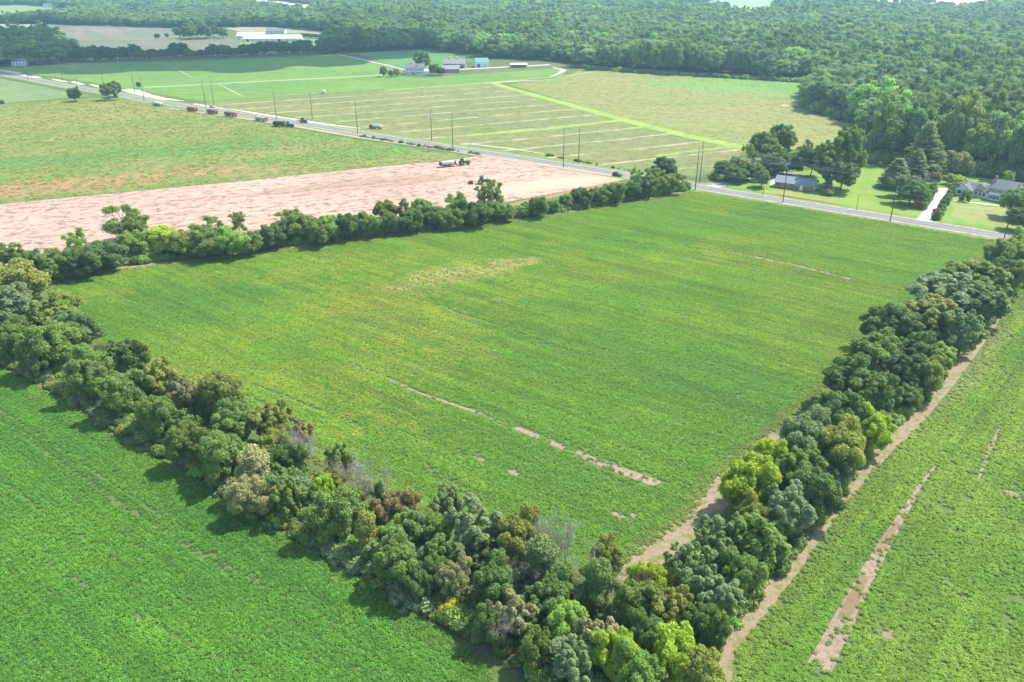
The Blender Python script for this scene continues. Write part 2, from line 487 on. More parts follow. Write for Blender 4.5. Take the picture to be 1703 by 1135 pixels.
ribbon('grass_lane', [(818, 138), (850, 148), (960, 178), (1060, 206), (1150, 228), (1250, 248), (1290, 262)], [7, 8, 9, 9, 9, 9, 8], M_LANE, .05)
ribbon('grass_lane', [(775, 226), (900, 216), (1028, 201)], 5, M_LANE, .045)
ribbon('grass_lane', [(640, 150.5), (830, 136.5), (945, 126), (1000, 118)], 5, M_LANE, .045)
ribbon('grass_lane', [(1090, 260), (1150, 252), (1215, 245)], 3, M_LANE, .045)
M_PALE = soil_mat('pale_gravel', (.50, .46, .39), (.43, .39, .33), (.35, .33, .26))
ribbon('farm_track', [(240, 146), (400, 137.5), (560, 129.5), (640, 125)], 5, soil_mat('worn_track', (.30, .38, .20), (.34, .38, .22), (.26, .32, .16)), .05)
ribbon('dirt_track', [(562, 90.5), (600, 99), (640, 108), (672, 116.5)], [3, 4, 4, 3], M_PALE, .05)
ribbon('dirt_track', [(582, 90), (640, 87), (700, 83.5)], 2.5, M_PALE, .05)
ribbon('dirt_track', [(705, 121), (760, 116), (820, 113), (870, 110.5), (915, 108)], 7, soil_mat('farmyard_gravel', (.46, .43, .40), (.52, .48, .42), (.38, .36, .30)), .05)
ribbon('dirt_track', [(918, 112), (938, 117), (930, 123), (915, 128)], [3, 6, 4, 2], M_PALE, .055)
ribbon('dirt_track', [(805, 139), (860, 135.5), (915, 133)], [2, 4, 2], M_PALE, .055)
ribbon('dirt_track', [(275, 106), (292, 114), (306, 122), (322, 131)], [.3, .6, .9, .5], M_PALE, .052)
ribbon('dirt_track', [(362, 140), (385, 151), (406, 162)], [.5, 1.3, .5], M_PALE, .052)
ribbon('dirt_track', [(1300, 175), (1310, 176.5)], 5, M_PALE, .055)

# road
ROAD = [(-80, 108), (0, 122.5), (45, 130.5), (108, 143), (165, 152), (252, 168), (379, 187), (498, 205.5), (602, 222), (755, 246), (966, 279), (1091, 299.5), (1193, 316.5), (1390, 348.5), (1556, 375), (1703, 399), (1860, 424)]
n = NB('asphalt_road', .9)
g = n.mix(n.mr(n.noise(.08, 5), .35, .65), (.165, .16, .168), (.20, .193, .20))
g = n.mix(n.mr(n.noise(1, 4, .6, n.rowvec(HL, .02, 1.3)), .45, .65), g, (.155, .148, .158))
g = n.mix(n.mr(n.noise(3, 4, .8), .5, .75), g, (.22, .215, .215))
M_ROAD = n.color(g).m
M_VERGE = grass_mat('verge_grass', (.17, .27, .05), (.22, .28, .07), (.30, .25, .12), 1, .05)
M_YEL = flat('yellow_road_paint', (.55, .42, .12), .7); M_WHT = flat('white_road_paint', (.6, .6, .58), .7)
ribbon('road_verge', ROAD, 17, M_VERGE, .03)
ribbon('road', ROAD, 7.0, M_ROAD, .065)
RW = [at(*p) for p in ROAD]
def offset_line(P, d):
    out = []
    for i, p in enumerate(P):
        t = P[min(i + 1, len(P) - 1)] - P[max(i - 1, 0)]; t.z = 0; t.normalize()
        out.append((p.x - t.y * d, p.y + t.x * d))
    return out
ribbon('road_marking', offset_line(RW, .13), .11, M_YEL, .07, px=False)
ribbon('road_marking', offset_line(RW, -.13), .11, M_YEL, .07, px=False)
for s in (-1, 1): ribbon('road_marking', offset_line(RW, 3.2 * s), .12, M_WHT, .07, px=False)
ribbon('road_shoulder', offset_line(RW, -4.1), 1.2, soil_mat('gravel_shoulder', (.48, .44, .38), (.40, .37, .30), (.30, .30, .2), None, (.19, .25, .06), .4, (.42, .62)), .045, px=False)
ribbon('road_shoulder', offset_line(RW, 4.1), 1.0, soil_mat('gravel_shoulder_far', (.48, .44, .38), (.40, .37, .30), (.30, .30, .2), None, (.19, .25, .06), .4, (.42, .62)), .045, px=False)
M_SAND = soil_mat('pale_sandy_verge', (.60, .54, .46), (.48, .44, .36), (.36, .34, .25), None, (.24, .28, .08), .3, (.55, .62))
for P, W in (([(-10, 116), (25, 121), (50, 128.5)], [3, 6, 2]), ([(54, 127), (66, 130)], 5), ([(86, 131.5), (98, 134), (112, 137)], [2, 5, 3]),
             ([(120, 136), (130, 139), (136, 141.5)], 5), ([(150, 140.5), (160, 143), (170, 146)], [2, 5, 4]),
             ([(208, 149), (222, 152.5), (245, 159), (270, 164.5), (306, 168.5)], [7, 12, 8, 7, 1.5]),
             ([(322, 173), (345, 177), (380, 182)], [3, 4, 2]), ([(380, 181), (430, 189.5), (500, 200.5), (560, 209.5), (600, 214)], [2, 3.5, 3.5, 3, 1]),
             ([(765, 238), (800, 242), (850, 247.5), (905, 256)], [1, 2, 2, 1])):
    ribbon('sandy_verge', P, W, M_SAND, .058)
M_STR = soil_mat('field_access_track', (.46, .35, .26), (.38, .29, .21), (.30, .25, .16), None, (.25, .26, .09), .2, (.58, .72))
ribbon('access_track', [(283, 180.5), (350, 189.5), (480, 208.5), (520, 215.5), (600, 229.5), (680, 241), (769, 254.5), (850, 267), (1024, 293)], [2, 2.5, 4, 3.5, 2.6, 2.2, 2.2, 4, 3], M_STR, .05)

# lawns and driveways beside the two houses
M_LAWN = grass_mat('lawn', (.17, .32, .035), (.24, .35, .045), (.32, .34, .08), 1, .05)
sheet('lawn', [(1165, 306), (1200, 300), (1240, 292), (1330, 286), (1430, 272), (1520, 277), (1600, 280), (1703, 296), (1800, 310), (1840, 418), (1703, 392), (1556, 368), (1390, 342), (1193, 310.5)], M_LAWN, .024)
M_DRY = grass_mat('dry_lawn', (.28, .31, .08), (.34, .32, .12), (.22, .32, .05), 1, .08)
sheet('lawn', [(1255, 316), (1300, 318), (1350, 325), (1400, 330), (1385, 339), (1300, 326)], M_DRY, .03)
sheet('lawn', [(1590, 343), (1660, 345), (1720, 350), (1720, 385), (1640, 372), (1580, 360)], M_DRY, .03)
M_CONC = flat('pale_concrete', (.60, .58, .55), .85, .2, .06, .4)
sheet('driveway', [(1523, 366.5), (1549, 371), (1578, 330), (1581, 314), (1557, 314), (1554, 330), (1541, 347)], M_CONC, .06)
M_GRAVD = soil_mat('grey_driveway', (.36, .34, .33), (.42, .40, .37), (.30, .29, .26))
ribbon('driveway', [(1180, 312), (1205, 307), (1235, 303.5), (1262, 301), (1290, 297), (1318, 289)], [7, 5, 5, 5, 6, 9], M_GRAVD, .06)
sheet('patio', [(1284, 300), (1306, 296), (1290, 310), (1280, 308)], M_CONC, .064)
sheet('bare_patch', [(1434, 316), (1446, 312.5), (1449, 315), (1440, 318)], M_TRACK, .04)
sheet('bare_patch', [(1447, 303.5), (1453, 303), (1454, 305), (1449, 305.5)], M_TRACK, .04)
ribbon('garden_path', [(1588, 334), (1640, 340), (1700, 346)], 1.4, M_CONC, .05)
# fields far off
def far_tan(name, a, b, c):
    n = NB(name)
    g = n.mix(n.mr(n.noise(.006, 5), .35, .65), a, b)
    g = n.mix(n.math('MULTIPLY', n.mr(n.noise(1, 3, .5, n.rowvec(-60, .004, .07)), .42, .6), .7), g, c)
    return n.color(g).m
M_FT = far_tan('far_stubble', (.21, .17, .125), (.17, .165, .10), (.12, .15, .075))  # stubble base colours dimmed in place of cloud shade on these fields
sheet('stubble_field', [(70, 41), (150, 43), (300, 46), (296, 66), (100, 69), (85, 55)], M_FT, .03)
sheet('stubble_field', [(104, 70), (300, 66), (400, 62), (400, 90), (250, 96), (130, 100), (115, 84)], far_tan('far_stubble_green', (.13, .16, .08), (.17, .15, .105), (.11, .145, .065)), .03)
sheet('stubble_field', [(370, 45), (440, 44), (500, 47), (577, 57), (560, 62), (500, 56), (400, 54)], far_tan('far_pale_stubble', (.26, .27, .14), (.21, .25, .12), (.31, .27, .18)), .03)
sheet('farm_grass', [(390, 60), (500, 60), (577, 58), (560, 72), (520, 84), (400, 90)], grass_mat('farmstead_grass', (.17, .27, .08), (.22, .29, .10), None, .2, .02), .028)
M_FL = grass_mat('far_lawn', (.25, .34, .10), (.21, .30, .08), (.15, .24, .07), .1, .01)
sheet('far_lawn', [(-100, 14), (40, 8), (90, 13), (142, 15), (128, 24), (50, 34), (-100, 40)], M_FL, .03)
sheet('far_lawn', [(200, 14), (240, 15), (238, 24), (203, 24)], M_FL, .03)
sheet('far_field', [(-60, 38), (56, 41), (54, 62), (-60, 62)], far_tan('far_left_field', (.24, .30, .16), (.28, .32, .18), (.34, .34, .24)), .03)
sheet('far_field', [(413, 2), (470, 2), (522, 9), (545, 27), (500, 24), (450, 14), (415, 10)], far_tan('far_top_field', (.42, .42, .22), (.46, .42, .26), (.38, .42, .2)), .03)
sheet('far_field', [(1100, 9), (1165, 6), (1200, -2), (1290, 0), (1300, 14), (1270, 30), (1210, 24), (1150, 18), (1100, 14)], far_tan('far_right_field', (.22, .36, .17), (.27, .40, .2), (.2, .34, .15)), .03)
sheet('far_field', [(1425, 4), (1500, -8), (1660, -8), (1650, 16), (1590, 20), (1500, 16), (1425, 14)], far_tan('far_top_right_field', (.40, .46, .26), (.5, .52, .36), (.6, .56, .42)), .03)
sheet('far_field', [(1570, -6), (1650, -6), (1640, 6), (1600, 9), (1572, 5)], flat('far_sand', (.85, .76, .66), .9, .1, .05, .01), .05)

# ------------------------------------------------------------------ scattering of stuff nobody could count
def scatter(name, pts, rot, scale, idx, tint, variants, label, cat):
    """one object: points carrying rotation, scale, kind and tint; geometry nodes put a plant on each"""
    n = len(pts)
    me = bpy.data.meshes.new(name)
    me.vertices.add(n)
    me.vertices.foreach_set('co', np.asarray(pts, np.float32).ravel())
    for k, ty, d in (('rot', 'FLOAT_VECTOR', rot), ('scl', 'FLOAT_VECTOR', scale), ('tint', 'FLOAT_VECTOR', tint)):
        a = me.attributes.new(k, ty, 'POINT'); a.data.foreach_set('vector', np.asarray(d, np.float32).ravel())
    a = me.attributes.new('kindex', 'INT', 'POINT'); a.data.foreach_set('value', np.asarray(idx, np.int32))
    o = tag(obj_me(name, me), label, cat, kind='stuff')
    src = bpy.data.collections.new(name + '_shapes')
    for i, vm in enumerate(variants):
        src.objects.link(bpy.data.objects.new('%s_shape_%02d' % (name, i), vm))
    g = bpy.data.node_groups.new(name + '_nodes', 'GeometryNodeTree')
    g.interface.new_socket('Geometry', in_out='INPUT', socket_type='NodeSocketGeometry')
    g.interface.new_socket('Geometry', in_out='OUTPUT', socket_type='NodeSocketGeometry')
    N, L = g.nodes, g.links
    gi, go = N.new('NodeGroupInput'), N.new('NodeGroupOutput')
    ci = N.new('GeometryNodeCollectionInfo')
    ci.inputs['Collection'].default_value = src
    ci.inputs['Separate Children'].default_value = True
    ci.inputs['Reset Children'].default_value = True
    ip = N.new('GeometryNodeInstanceOnPoints'); ip.inputs['Pick Instance'].default_value = True
    def na(k, ty):
        q = N.new('GeometryNodeInputNamedAttribute'); q.data_type = ty; q.inputs['Name'].default_value = k
        return q.outputs['Attribute']
    L.new(gi.outputs[0], ip.inputs['Points']); L.new(ci.outputs[0], ip.inputs['Instance'])
    er = N.new('FunctionNodeEulerToRotation'); L.new(na('rot', 'FLOAT_VECTOR'), er.inputs[0])
    L.new(er.outputs[0], ip.inputs['Rotation'])
    L.new(na('scl', 'FLOAT_VECTOR'), ip.inputs['Scale']); L.new(na('kindex', 'INT'), ip.inputs['Instance Index'])
    L.new(ip.outputs[0], go.inputs[0])
    md = o.modifiers.new('scatter', 'NODES'); md.node_group = g
    return o

def leaf_quads(P, Nn, size, rng, aspect=.7):
    """a small rhombic leaf at each point, facing N"""
    n = len(P)
    Nn = Nn / np.maximum(np.linalg.norm(Nn, axis=1, keepdims=True), 1e-6)
    a = np.cross(Nn, rng.normal(size=(n, 3))); a /= np.maximum(np.linalg.norm(a, axis=1, keepdims=True), 1e-6)
    b = np.cross(Nn, a)
    s = np.broadcast_to(np.asarray(size, float), (n,))[:, None] * rng.uniform(.7, 1.3, (n, 1)) * .62
    V = np.stack([P + a * s, P + b * s * aspect + Nn * s * .15, P - a * s, P - b * s * aspect + Nn * s * .15], 1).reshape(-1, 3)
    return V, np.arange(4 * n).reshape(-1, 4)
def leaf_attr(me, vals):
    a = me.attributes.new('leaf', 'FLOAT', 'FACE')
    a.data.foreach_set('value', np.asarray(vals, np.float32))

# soybean clumps: a short piece of a row, 0.8 m long
def soy_clump(seed, n=44, L=.70, W=.92, H=.34):
    rng = np.random.default_rng(seed)
    x = rng.uniform(-L / 2, L / 2, n); y = rng.normal(0, W * .26, n)
    y = rng.uniform(-W / 2, W / 2, n)
    prof = np.clip(1 - (y / (W * .62)) ** 2, 0, 1)
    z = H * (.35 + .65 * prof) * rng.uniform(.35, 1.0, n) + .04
    P = np.stack([x, y, z], 1)
    Nn = np.stack([rng.normal(0, .42, n), y * .5 + rng.normal(0, .42, n), np.full(n, 1.0)], 1)
    V, Fc = leaf_quads(P, Nn, .175, rng, .8)
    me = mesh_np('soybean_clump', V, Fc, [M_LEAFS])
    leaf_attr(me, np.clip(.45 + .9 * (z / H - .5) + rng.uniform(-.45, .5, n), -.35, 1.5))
    return me
CLUMPS = [soy_clump(s) for s in range(5)]

def rows(poly, deg, pitch, step, seed):
    a = R(deg); c, s = math.cos(a), math.sin(a)
    P = np.array([(p[0], p[1]) for p in poly])
    al, ac = P[:, 0] * c + P[:, 1] * s, -P[:, 0] * s + P[:, 1] * c
    A, B = np.meshgrid(np.arange(al.min(), al.max(), step), np.arange(ac.min(), ac.max(), pitch))
    A, B = A.ravel(), B.ravel()
    rng = np.random.default_rng(seed)
    A = A + rng.uniform(-.25, .25, len(A)) * step; B = B + rng.normal(0, .11, len(B))
    x, y = A * c - B * s, A * s + B * c
    k = in_poly(x, y, poly)
    u, v = to_px(x, y)
    k &= (u > -60) & (u < 1763) & (v < 1190)
    return x[k], y[k], rng
SOY_G, SOY_B, SOY_Y = (.185, .335, .038), (.120, .275, .052), (.325, .385, .060)
def plant_rows(poly, deg, fn, seed):
    x, y, rng = rows(poly, deg, .76, .56, seed)
    keep, size, tint = fn(x, y, rng)
    k = rng.uniform(size=len(x)) < keep
    x, y, size, tint = x[k], y[k], np.broadcast_to(size, k.shape)[k], tint[k]
    n = len(x)
    a = R(deg); al = x * math.cos(a) + y * math.sin(a); ac = -x * math.sin(a) + y * math.cos(a)
    rn = fbm(al / 16, np.round(ac / .76) * .77, seed + 50, 3); bd = fbm(al / 60, ac / 4.5, seed + 90, 2)
    size = size * (1 + .26 * (rn - .5) + .14 * (bd - .5)); tint = tint * (1 + .42 * (rn - .5) + .26 * (bd - .5))[:, None]
    flip = rng.integers(0, 2, n) * math.pi
    rot = np.stack([np.zeros(n), np.zeros(n), R(deg) + flip + rng.normal(0, .35, n)], 1)
    sc = size * rng.uniform(.9, 1.15, n)
    tint = tint * rng.uniform(.9, 1.1, (n, 1))
    return np.stack([x, y, np.full(n, .0)], 1), rot, np.stack([sc, sc, sc * rng.uniform(.8, 1.2, n)], 1), rng.integers(0, 5, n), tint

def edge_fade(x, y, poly, d0):
    d = np.full(x.shape, 1e9)
    for i in range(len(poly)):
        d = np.minimum(d, seg_dist(x, y, poly[i], poly[i - 1])[0])
    return np.clip(d / d0, 0, 1)
def near_line(x, y, pts, widths):
    """1 inside a polyline of varying width"""
    m = np.zeros(x.shape)
    P = [at(*p) for p in pts]
    if not isinstance(widths, (list, tuple)): widths = [widths] * len(P)
    for i in range(len(P) - 1):
        d, t = seg_dist(x, y, P[i], P[i + 1])
        wd = widths[i] * (1 - t) + widths[i + 1] * t
        m = np.maximum(m, np.clip(1.5 - d / (wd / 2), 0, 1))
    return m
def blob(x, y, u, v, rx, ry, deg=0):
    c = at(u, v); a = R(deg); dx, dy = x - c.x, y - c.y
    p, q = (dx * math.cos(a) + dy * math.sin(a)) / rx, (-dx * math.sin(a) + dy * math.cos(a)) / ry
    return np.exp(-(p * p + q * q))

def main_fn(x, y, rng):
    n1 = fbm(x / 28, y / 28, 3); n2 = fbm(x / 7, y / 7, 9); n3 = fbm(x / 2.4, y / 2.4, 5, 2)
    yel = .85 * blob(x, y, 720, 555, 55, 38, HL) + .65 * blob(x, y, 520, 445, 55, 16, HM) + .55 * blob(x, y, 1290, 440, 40, 12, HL) + .25 * blob(x, y, 1380, 600, 18, 50, 50) + .45 * blob(x, y, 640, 690, 18, 14) + .5 * blob(x, y, 160, 490, 14, 8) + .35 * blob(x, y, 900, 480, 60, 20, HM) + .35 * blob(x, y, 1010, 395, 40, 10, HM)
    veg = np.clip(yel + (n1 - .5) * 1.4 + (n2 - .5) * .8, -.2, 1.1)
    blue = .9 * blob(x, y, 330, 500, 38, 24) + .8 * blob(x, y, 1120, 620, 70, 30, HL) + .6 * blob(x, y, 1250, 370, 70, 16, HM) + .7 * blob(x, y, 900, 790, 50, 22, HL)
    vein = np.clip(1 - np.abs(fbm(x / 17, y / 17, 131) - .5) * 26, 0, 1) + np.clip(1 - np.abs(fbm(x / 11, y / 11, 137) - .5) * 30, 0, 1)
    f = np.clip(veg - blue * .5 - .75 * vein * np.clip(yel * 1.6, 0, 1), -.3, 1)
    t = lerp(SOY_G, SOY_Y, np.clip(f, 0, 1)); t = np.where((f < 0)[:, None] | (blue > .3)[:, None], lerp(t, SOY_B, np.clip(blue * .7 - f * .5, 0, .9)), t)
    st = near_line(x, y, [(650, 480), (715, 465), (800, 448), (885, 435)], [5, 15, 14, 7]) * np.clip(n3 * 1.4 + .05, 0, 1)
    st = st * np.clip(.25 + 1.5 * fbm(x / 1.5, y / 1.5, 151, 3) - .3, 0, 1)
    t = lerp(t, (.50, .44, .20), np.clip(st * 1.2, 0, .75))
    # thin yellow specks in the weak part of the field
    weak = np.clip(yel - .45, 0, 1) * np.clip((n3 - .5) * 5, 0, 1)
    t = lerp(t, (.40, .38, .13), weak * .55)
    keep = np.full(x.shape, .985)
    keep = keep - st * .3
    tr = near_line(x, y, TRACK_M, [.6, .8, 1.1, 1.4, 2.2, 2.8, 3.0])
    keep = np.where(tr > 0, np.minimum(keep, .12 + .6 * (n3 > .62) + .1 * (1 - tr)), keep)
    for L_, w_, p_ in (([(1215, 420), (1330, 443), (1432, 469)], 1.8, .35), ([(990, 398), (1060, 405), (1215, 420)], 1.2, .5), ([(420, 640), (603, 710)], .9, .2), ([(400, 655), (520, 712)], .8, .3),
                       ([(640, 478), (760, 520), (870, 556), (960, 590)], .9, .45), ([(700, 770), (800, 830)], .8, .4), ([(590, 533), (665, 560)], .9, .3), ([(430, 700), (640, 790)], .8, .45)):
        keep = np.where(near_line(x, y, L_, w_) > .4, p_, keep)
    for u, v, rx, ry in ((772, 762, 1.2, .6), (800, 764, 2.0, .6), (855, 786, 1.6, .9), (1030, 858, 2.4, .6), (1055, 858, 1.2, .7), (1150, 742, 1.2, .5), (1130, 768, 1.2, .5)):
        keep = np.where(blob(x, y, u, v, rx, ry, HL) * (.6 + n3) > .5, .15, keep)
    keep = np.minimum(keep, .35 + edge_fade(x, y, MAIN, 2.2))
    # thin, patchy crop near the lower right side
    pt = blob(x, y, 1080, 760, 24, 18, HL) + .7 * blob(x, y, 1180, 650, 24, 30, 50)
    keep = np.where((pt > .35) & (n3 > .72) & (n2 > .55), .5, keep)
    size = .92 + .25 * (n2 - .5) - .12 * np.clip(f, 0, 1) + .1 * blue
    t = lerp(t, (.26, .27, .09), .7 * (1 - edge_fade(x, y, MAIN, 4)))
    return keep, size, t
def lf_fn(x, y, rng):
    n1 = fbm(x / 22, y / 22, 23); n2 = fbm(x / 5, y / 5, 29)
    f = np.clip((n1 - .45) * 1.2 + (n2 - .5) * .4, 0, .55)
    t = lerp((.100, .265, .038), (.165, .310, .036), f * 1.5)
    e = edge_fade(x, y, LF, 5)
    t = lerp(t, (.19, .30, .05), .45 * (1 - e))
    keep = np.minimum(.995, .6 + edge_fade(x, y, LF, 2))
    for L_, p_ in (([(0, 680), (270, 860)], .35), ([(0, 700), (200, 840), (420, 980)], .5), ([(180, 830), (560, 1040)], .45), ([(60, 930), (420, 1130)], .55), ([(545, 920), (560, 960)], .2), ([(0, 800), (200, 940)], .6)):
        keep = np.where(near_line(x, y, L_, .8) > .4, p_, keep)
    return keep, 1.0 + .3 * (n2 - .5), t
def rf_fn(x, y, rng):
    n1 = fbm(x / 20, y / 20, 43); n2 = fbm(x / 5, y / 5, 49); n3 = fbm(x / 1.6, y / 1.6, 47, 2)
    f = np.clip((n1 - .4) * 1.5 + (n2 - .5) * .6 + .3 * blob(x, y, 1600, 620, 50, 60), 0, 1)
    t = lerp((.165, .315, .045), (.285, .385, .060), f)
    a = R(HR); ac = -x * math.sin(a) + y * math.cos(a)
    c0 = at(1225, 1085); b0 = -c0.x * math.sin(a) + c0.y * math.cos(a)
    off = np.abs(ac - b0)                                   # metres from the hedgerow side
    size = .96 + .25 * (n2 - .5) - .16 * np.clip((off - 24) / 14, 0, 1) * (n1 > .38)
    keep = np.minimum(.985, .45 + edge_fade(x, y, RF, 2.5))
    keep = np.where(near_line(x, y, TRACK_R, [3.3, 3.0, 2.5, 1.9, 1.5, 1.1, .5]) > .25, .08 + .35 * (n3 > .6), keep)
    keep = np.where((blob(x, y, 1590, 840, 5, 3, 40) + blob(x, y, 1680, 822, 4, 2, 40) + .9 * blob(x, y, 1480, 1060, 3, 5) + .8 * blob(x, y, 1690, 1010, 2, 8, -40) > .4) & (n3 > .52), .2, keep)
    keep = np.where((n2 > .66) & (n3 > .66), .3, keep)
    for L_ in ([(1625, 800), (1660, 715)], [(1548, 928), (1554, 915)]):
        keep = np.where(near_line(x, y, L_, .9) > .4, .25, keep)
    dry = near_line(x, y, [(1530, 700), (1600, 625), (1660, 545)], [2, 8, 5])
    t = lerp(t, (.42, .38, .17), np.clip(dry, 0, 1) * .75)
    keep = keep - dry * .45
    t = lerp(t, (.26, .34, .07), .6 * (1 - edge_fade(x, y, RF, 6)))
    return keep, size * (1 - .15 * dry), t
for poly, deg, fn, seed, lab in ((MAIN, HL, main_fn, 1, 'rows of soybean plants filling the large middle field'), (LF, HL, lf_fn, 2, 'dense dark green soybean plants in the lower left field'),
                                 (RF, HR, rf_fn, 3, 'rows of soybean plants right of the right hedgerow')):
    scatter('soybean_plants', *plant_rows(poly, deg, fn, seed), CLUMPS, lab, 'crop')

# ------------------------------------------------------------------ tree shapes
def ico(sub=1):
    import bmesh
    bm = bmesh.new(); bmesh.ops.create_icosphere(bm, subdivisions=sub, radius=1)
    V = np.array([v.co[:] for v in bm.verts]); Fc = np.array([[v.index for v in f.verts] for f in bm.faces]); bm.free()
    return V, Fc
ICO_V, ICO_F = ico(1)
def crown_mesh(name, blobs, nleaf, lsize, rng, mats, jit=.6, flatten=1.0, core=.70, up=.25, shell=(.72, 1.2), droop=0):
    """blobs: (x,y,z,r). leaves on the skin of each blob that no other blob hides"""
    B = np.asarray(blobs, float)
    pr = B[:, 3] ** 2; pr /= pr.sum()
    bi = rng.choice(len(B), nleaf, p=pr)
    d = rng.normal(size=(nleaf, 3)); d[:, 2] += up; d /= np.linalg.norm(d, axis=1, keepdims=True)
    r = B[bi, 3] * rng.uniform(*shell, nleaf)
    P = B[bi, :3] + d * r[:, None] * np.array([1, 1, flatten])
    if droop: P[:, 2] -= droop * np.hypot(d[:, 0], d[:, 1]) ** 2 * B[bi, 3]
    keep = np.ones(nleaf, bool)
    for j in range(len(B)):
        q = (P - B[j, :3]) / np.array([1, 1, flatten])
        keep &= ~((np.einsum('ij,ij->i', q, q) < (B[j, 3] * .72) ** 2) & (bi != j))
    P, d, bi = P[keep], d[keep], bi[keep]
    Nn = d * np.array([1, 1, 1 / max(flatten, .3)]) + rng.normal(size=d.shape) * jit + np.array([0, 0, .25])
    V, Fc = leaf_quads(P, Nn, lsize, rng)
    bv = rng.uniform(-.16, .16, len(B))
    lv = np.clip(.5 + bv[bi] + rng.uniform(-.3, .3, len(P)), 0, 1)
    Vs, Fs, lvs = [V], [], [lv]
    n0 = len(V); tri = []
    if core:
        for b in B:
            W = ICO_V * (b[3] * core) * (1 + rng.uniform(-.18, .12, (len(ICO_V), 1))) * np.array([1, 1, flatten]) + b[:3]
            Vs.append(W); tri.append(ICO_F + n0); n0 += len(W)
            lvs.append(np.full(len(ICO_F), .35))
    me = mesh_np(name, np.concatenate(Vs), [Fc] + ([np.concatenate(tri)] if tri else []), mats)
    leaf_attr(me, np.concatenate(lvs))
    return me
def limb_tube(mb, a, b, r0, r1, rng, k=3, n=5, bend=.12):
    a, b = Vector(a), Vector(b); L = (b - a).length
    pts = [a.lerp(b, i / k) + (Vector(rng.normal(size=3) * L * bend * math.sin(math.pi * i / k) * .5) if 0 < i < k else Vector()) for i in range(k + 1)]
    mb.tube(pts, [r0 + (r1 - r0) * i / k for i in range(k + 1)], n)
    return pts
def sub_blobs(rng, B, k=4, q=.55):
    """every lobe broken up into a few smaller ones pushed outwards and up"""
    B = np.asarray(B); c = B[:, :3].mean(0); out = []
    for b in B:
        out.append((b[0], b[1], b[2], b[3] * .80))
        o = b[:3] - c; o = o / max(np.linalg.norm(o), 1e-3)
        for _ in range(k):
            d = rng.normal(size=3) + o * .9 + np.array([0, 0, .35]); d /= np.linalg.norm(d)
            out.append(tuple(b[:3] + d * b[3] * rng.uniform(.55, .95)) + (b[3] * q * rng.uniform(.55, 1.1),))
    return out
def env_blobs(rng, n, R0, H, zc, rz, rb, top=.15, wob=.18, inner=.25):
    """blobs round an uneven ellipsoid; H: height of crown centre"""
    out = []
    ph = rng.uniform(0, 6.28, 3)
    for i in range(n):
        f = (i + .5) / n
        zz = 1 - 2 * f * .88
        th = i * 2.39996 + rng.uniform(-.4, .4)
        rr = math.sqrt(max(0, 1 - zz * zz))
        lob = 1 + wob * math.sin(th * 2 + ph[0]) + wob * .8 * math.sin(th * 3 + ph[1]) + rng.uniform(-.2, .16)
        q = rng.uniform(.66, .88) * lob
        out.append((rr * math.cos(th) * R0 * q, rr * math.sin(th) * R0 * q, zc + zz * rz * q, rng.uniform(*rb) * R0))
    out.append((0, 0, zc, R0 * .5)); out.append((0, 0, zc - rz * .3, R0 * .55))
    return out
TREES = {}
def trunk_mesh(name, blobs, rng, H0, r0, nl=7, mat=None, reach=1.0):
    mb = MB()
    lean = rng.normal(size=2) * .25
    top = Vector((lean[0], lean[1], H0))
    limb_tube(mb, (0, 0, -.3), top, r0, r0 * .55, rng, 4, 8, .05)
    idx = rng.permutation(len(blobs))[:nl]
    for i in idx:
        b = blobs[i]; s = rng.uniform(.55, 1.0)
        e = Vector(b[:3]) * reach + Vector((0, 0, 0))
        limb_tube(mb, (top.x * s, top.y * s, H0 * s), e, r0 * .42, r0 * .1, rng, 3, 5, .16)
    me = mb.mesh(name, mat or M_BARK, True)
    return me
# every shape is made once at about R = 4.5 m (crown radius), 10 m high
def make_round(seed, nb=30, rb=(.22, .40), nleaf=26000, flat=1.0, jit=.6, ls=.30, rz=3.9, zc=5.6, R0=4.4, **k):
    rng = np.random.default_rng(seed)
    B = sub_blobs(rng, env_blobs(rng, nb, R0, 10, zc, rz, rb, **k))
    return crown_mesh('crown', B, nleaf, ls, rng, [M_LEAF], jit, flat), trunk_mesh('trunk', B, rng, zc * .8, .26)
TREES['round'] = [make_round(s) for s in (11, 12, 13, 14)]
TREES['lumpy'] = [make_round(s, 46, (.16, .29), 27000, .85, .55, .28) for s in (21, 22, 23)]
TREES['tall'] = [make_round(s, 44, (.18, .34), 30000, 1.0, .7, .36, rz=8.0, zc=9.8, R0=5.4) for s in (15, 16, 17)]
def make_feather(seed):
    rng = np.random.default_rng(seed)
    R0, zc, rz = 4.6, 5.4, 3.6
    B = sub_blobs(rng, env_blobs(rng, 46, R0, 10, zc, rz, (.15, .27), wob=.22), 3, .6)
    me = crown_mesh('crown', B, 21000, (.30), rng, [M_LEAF], .45, .45, .7, .5, (.75, 1.15), .35)
    return me, trunk_mesh('trunk', B, rng, zc * .75, .24, 9)
TREES['feather'] = [make_feather(s) for s in (31, 32, 33)]
def make_airy(seed):
    rng = np.random.default_rng(seed)
    B = []
    for i in range(30):
        th = i * 2.4 + rng.uniform(-.5, .5); f = rng.uniform(.05, 1)
        B.append((math.cos(th) * 3.3 * math.sqrt(f), math.sin(th) * 3.3 * math.sqrt(f), rng.uniform(2.6, 10.3) - f * 1.2, rng.uniform(.6, 1.3)))
    B = sub_blobs(rng, B, 4, .6)
    me = crown_mesh('crown', B, 15000, .26, rng, [M_LEAF], 1.0, .8, 0, .1, (.3, 1.3))
    return me, trunk_mesh('trunk', B, rng, 6.5, .24, 22)
TREES['airy'] = [make_airy(s) for s in (41, 42, 43)]
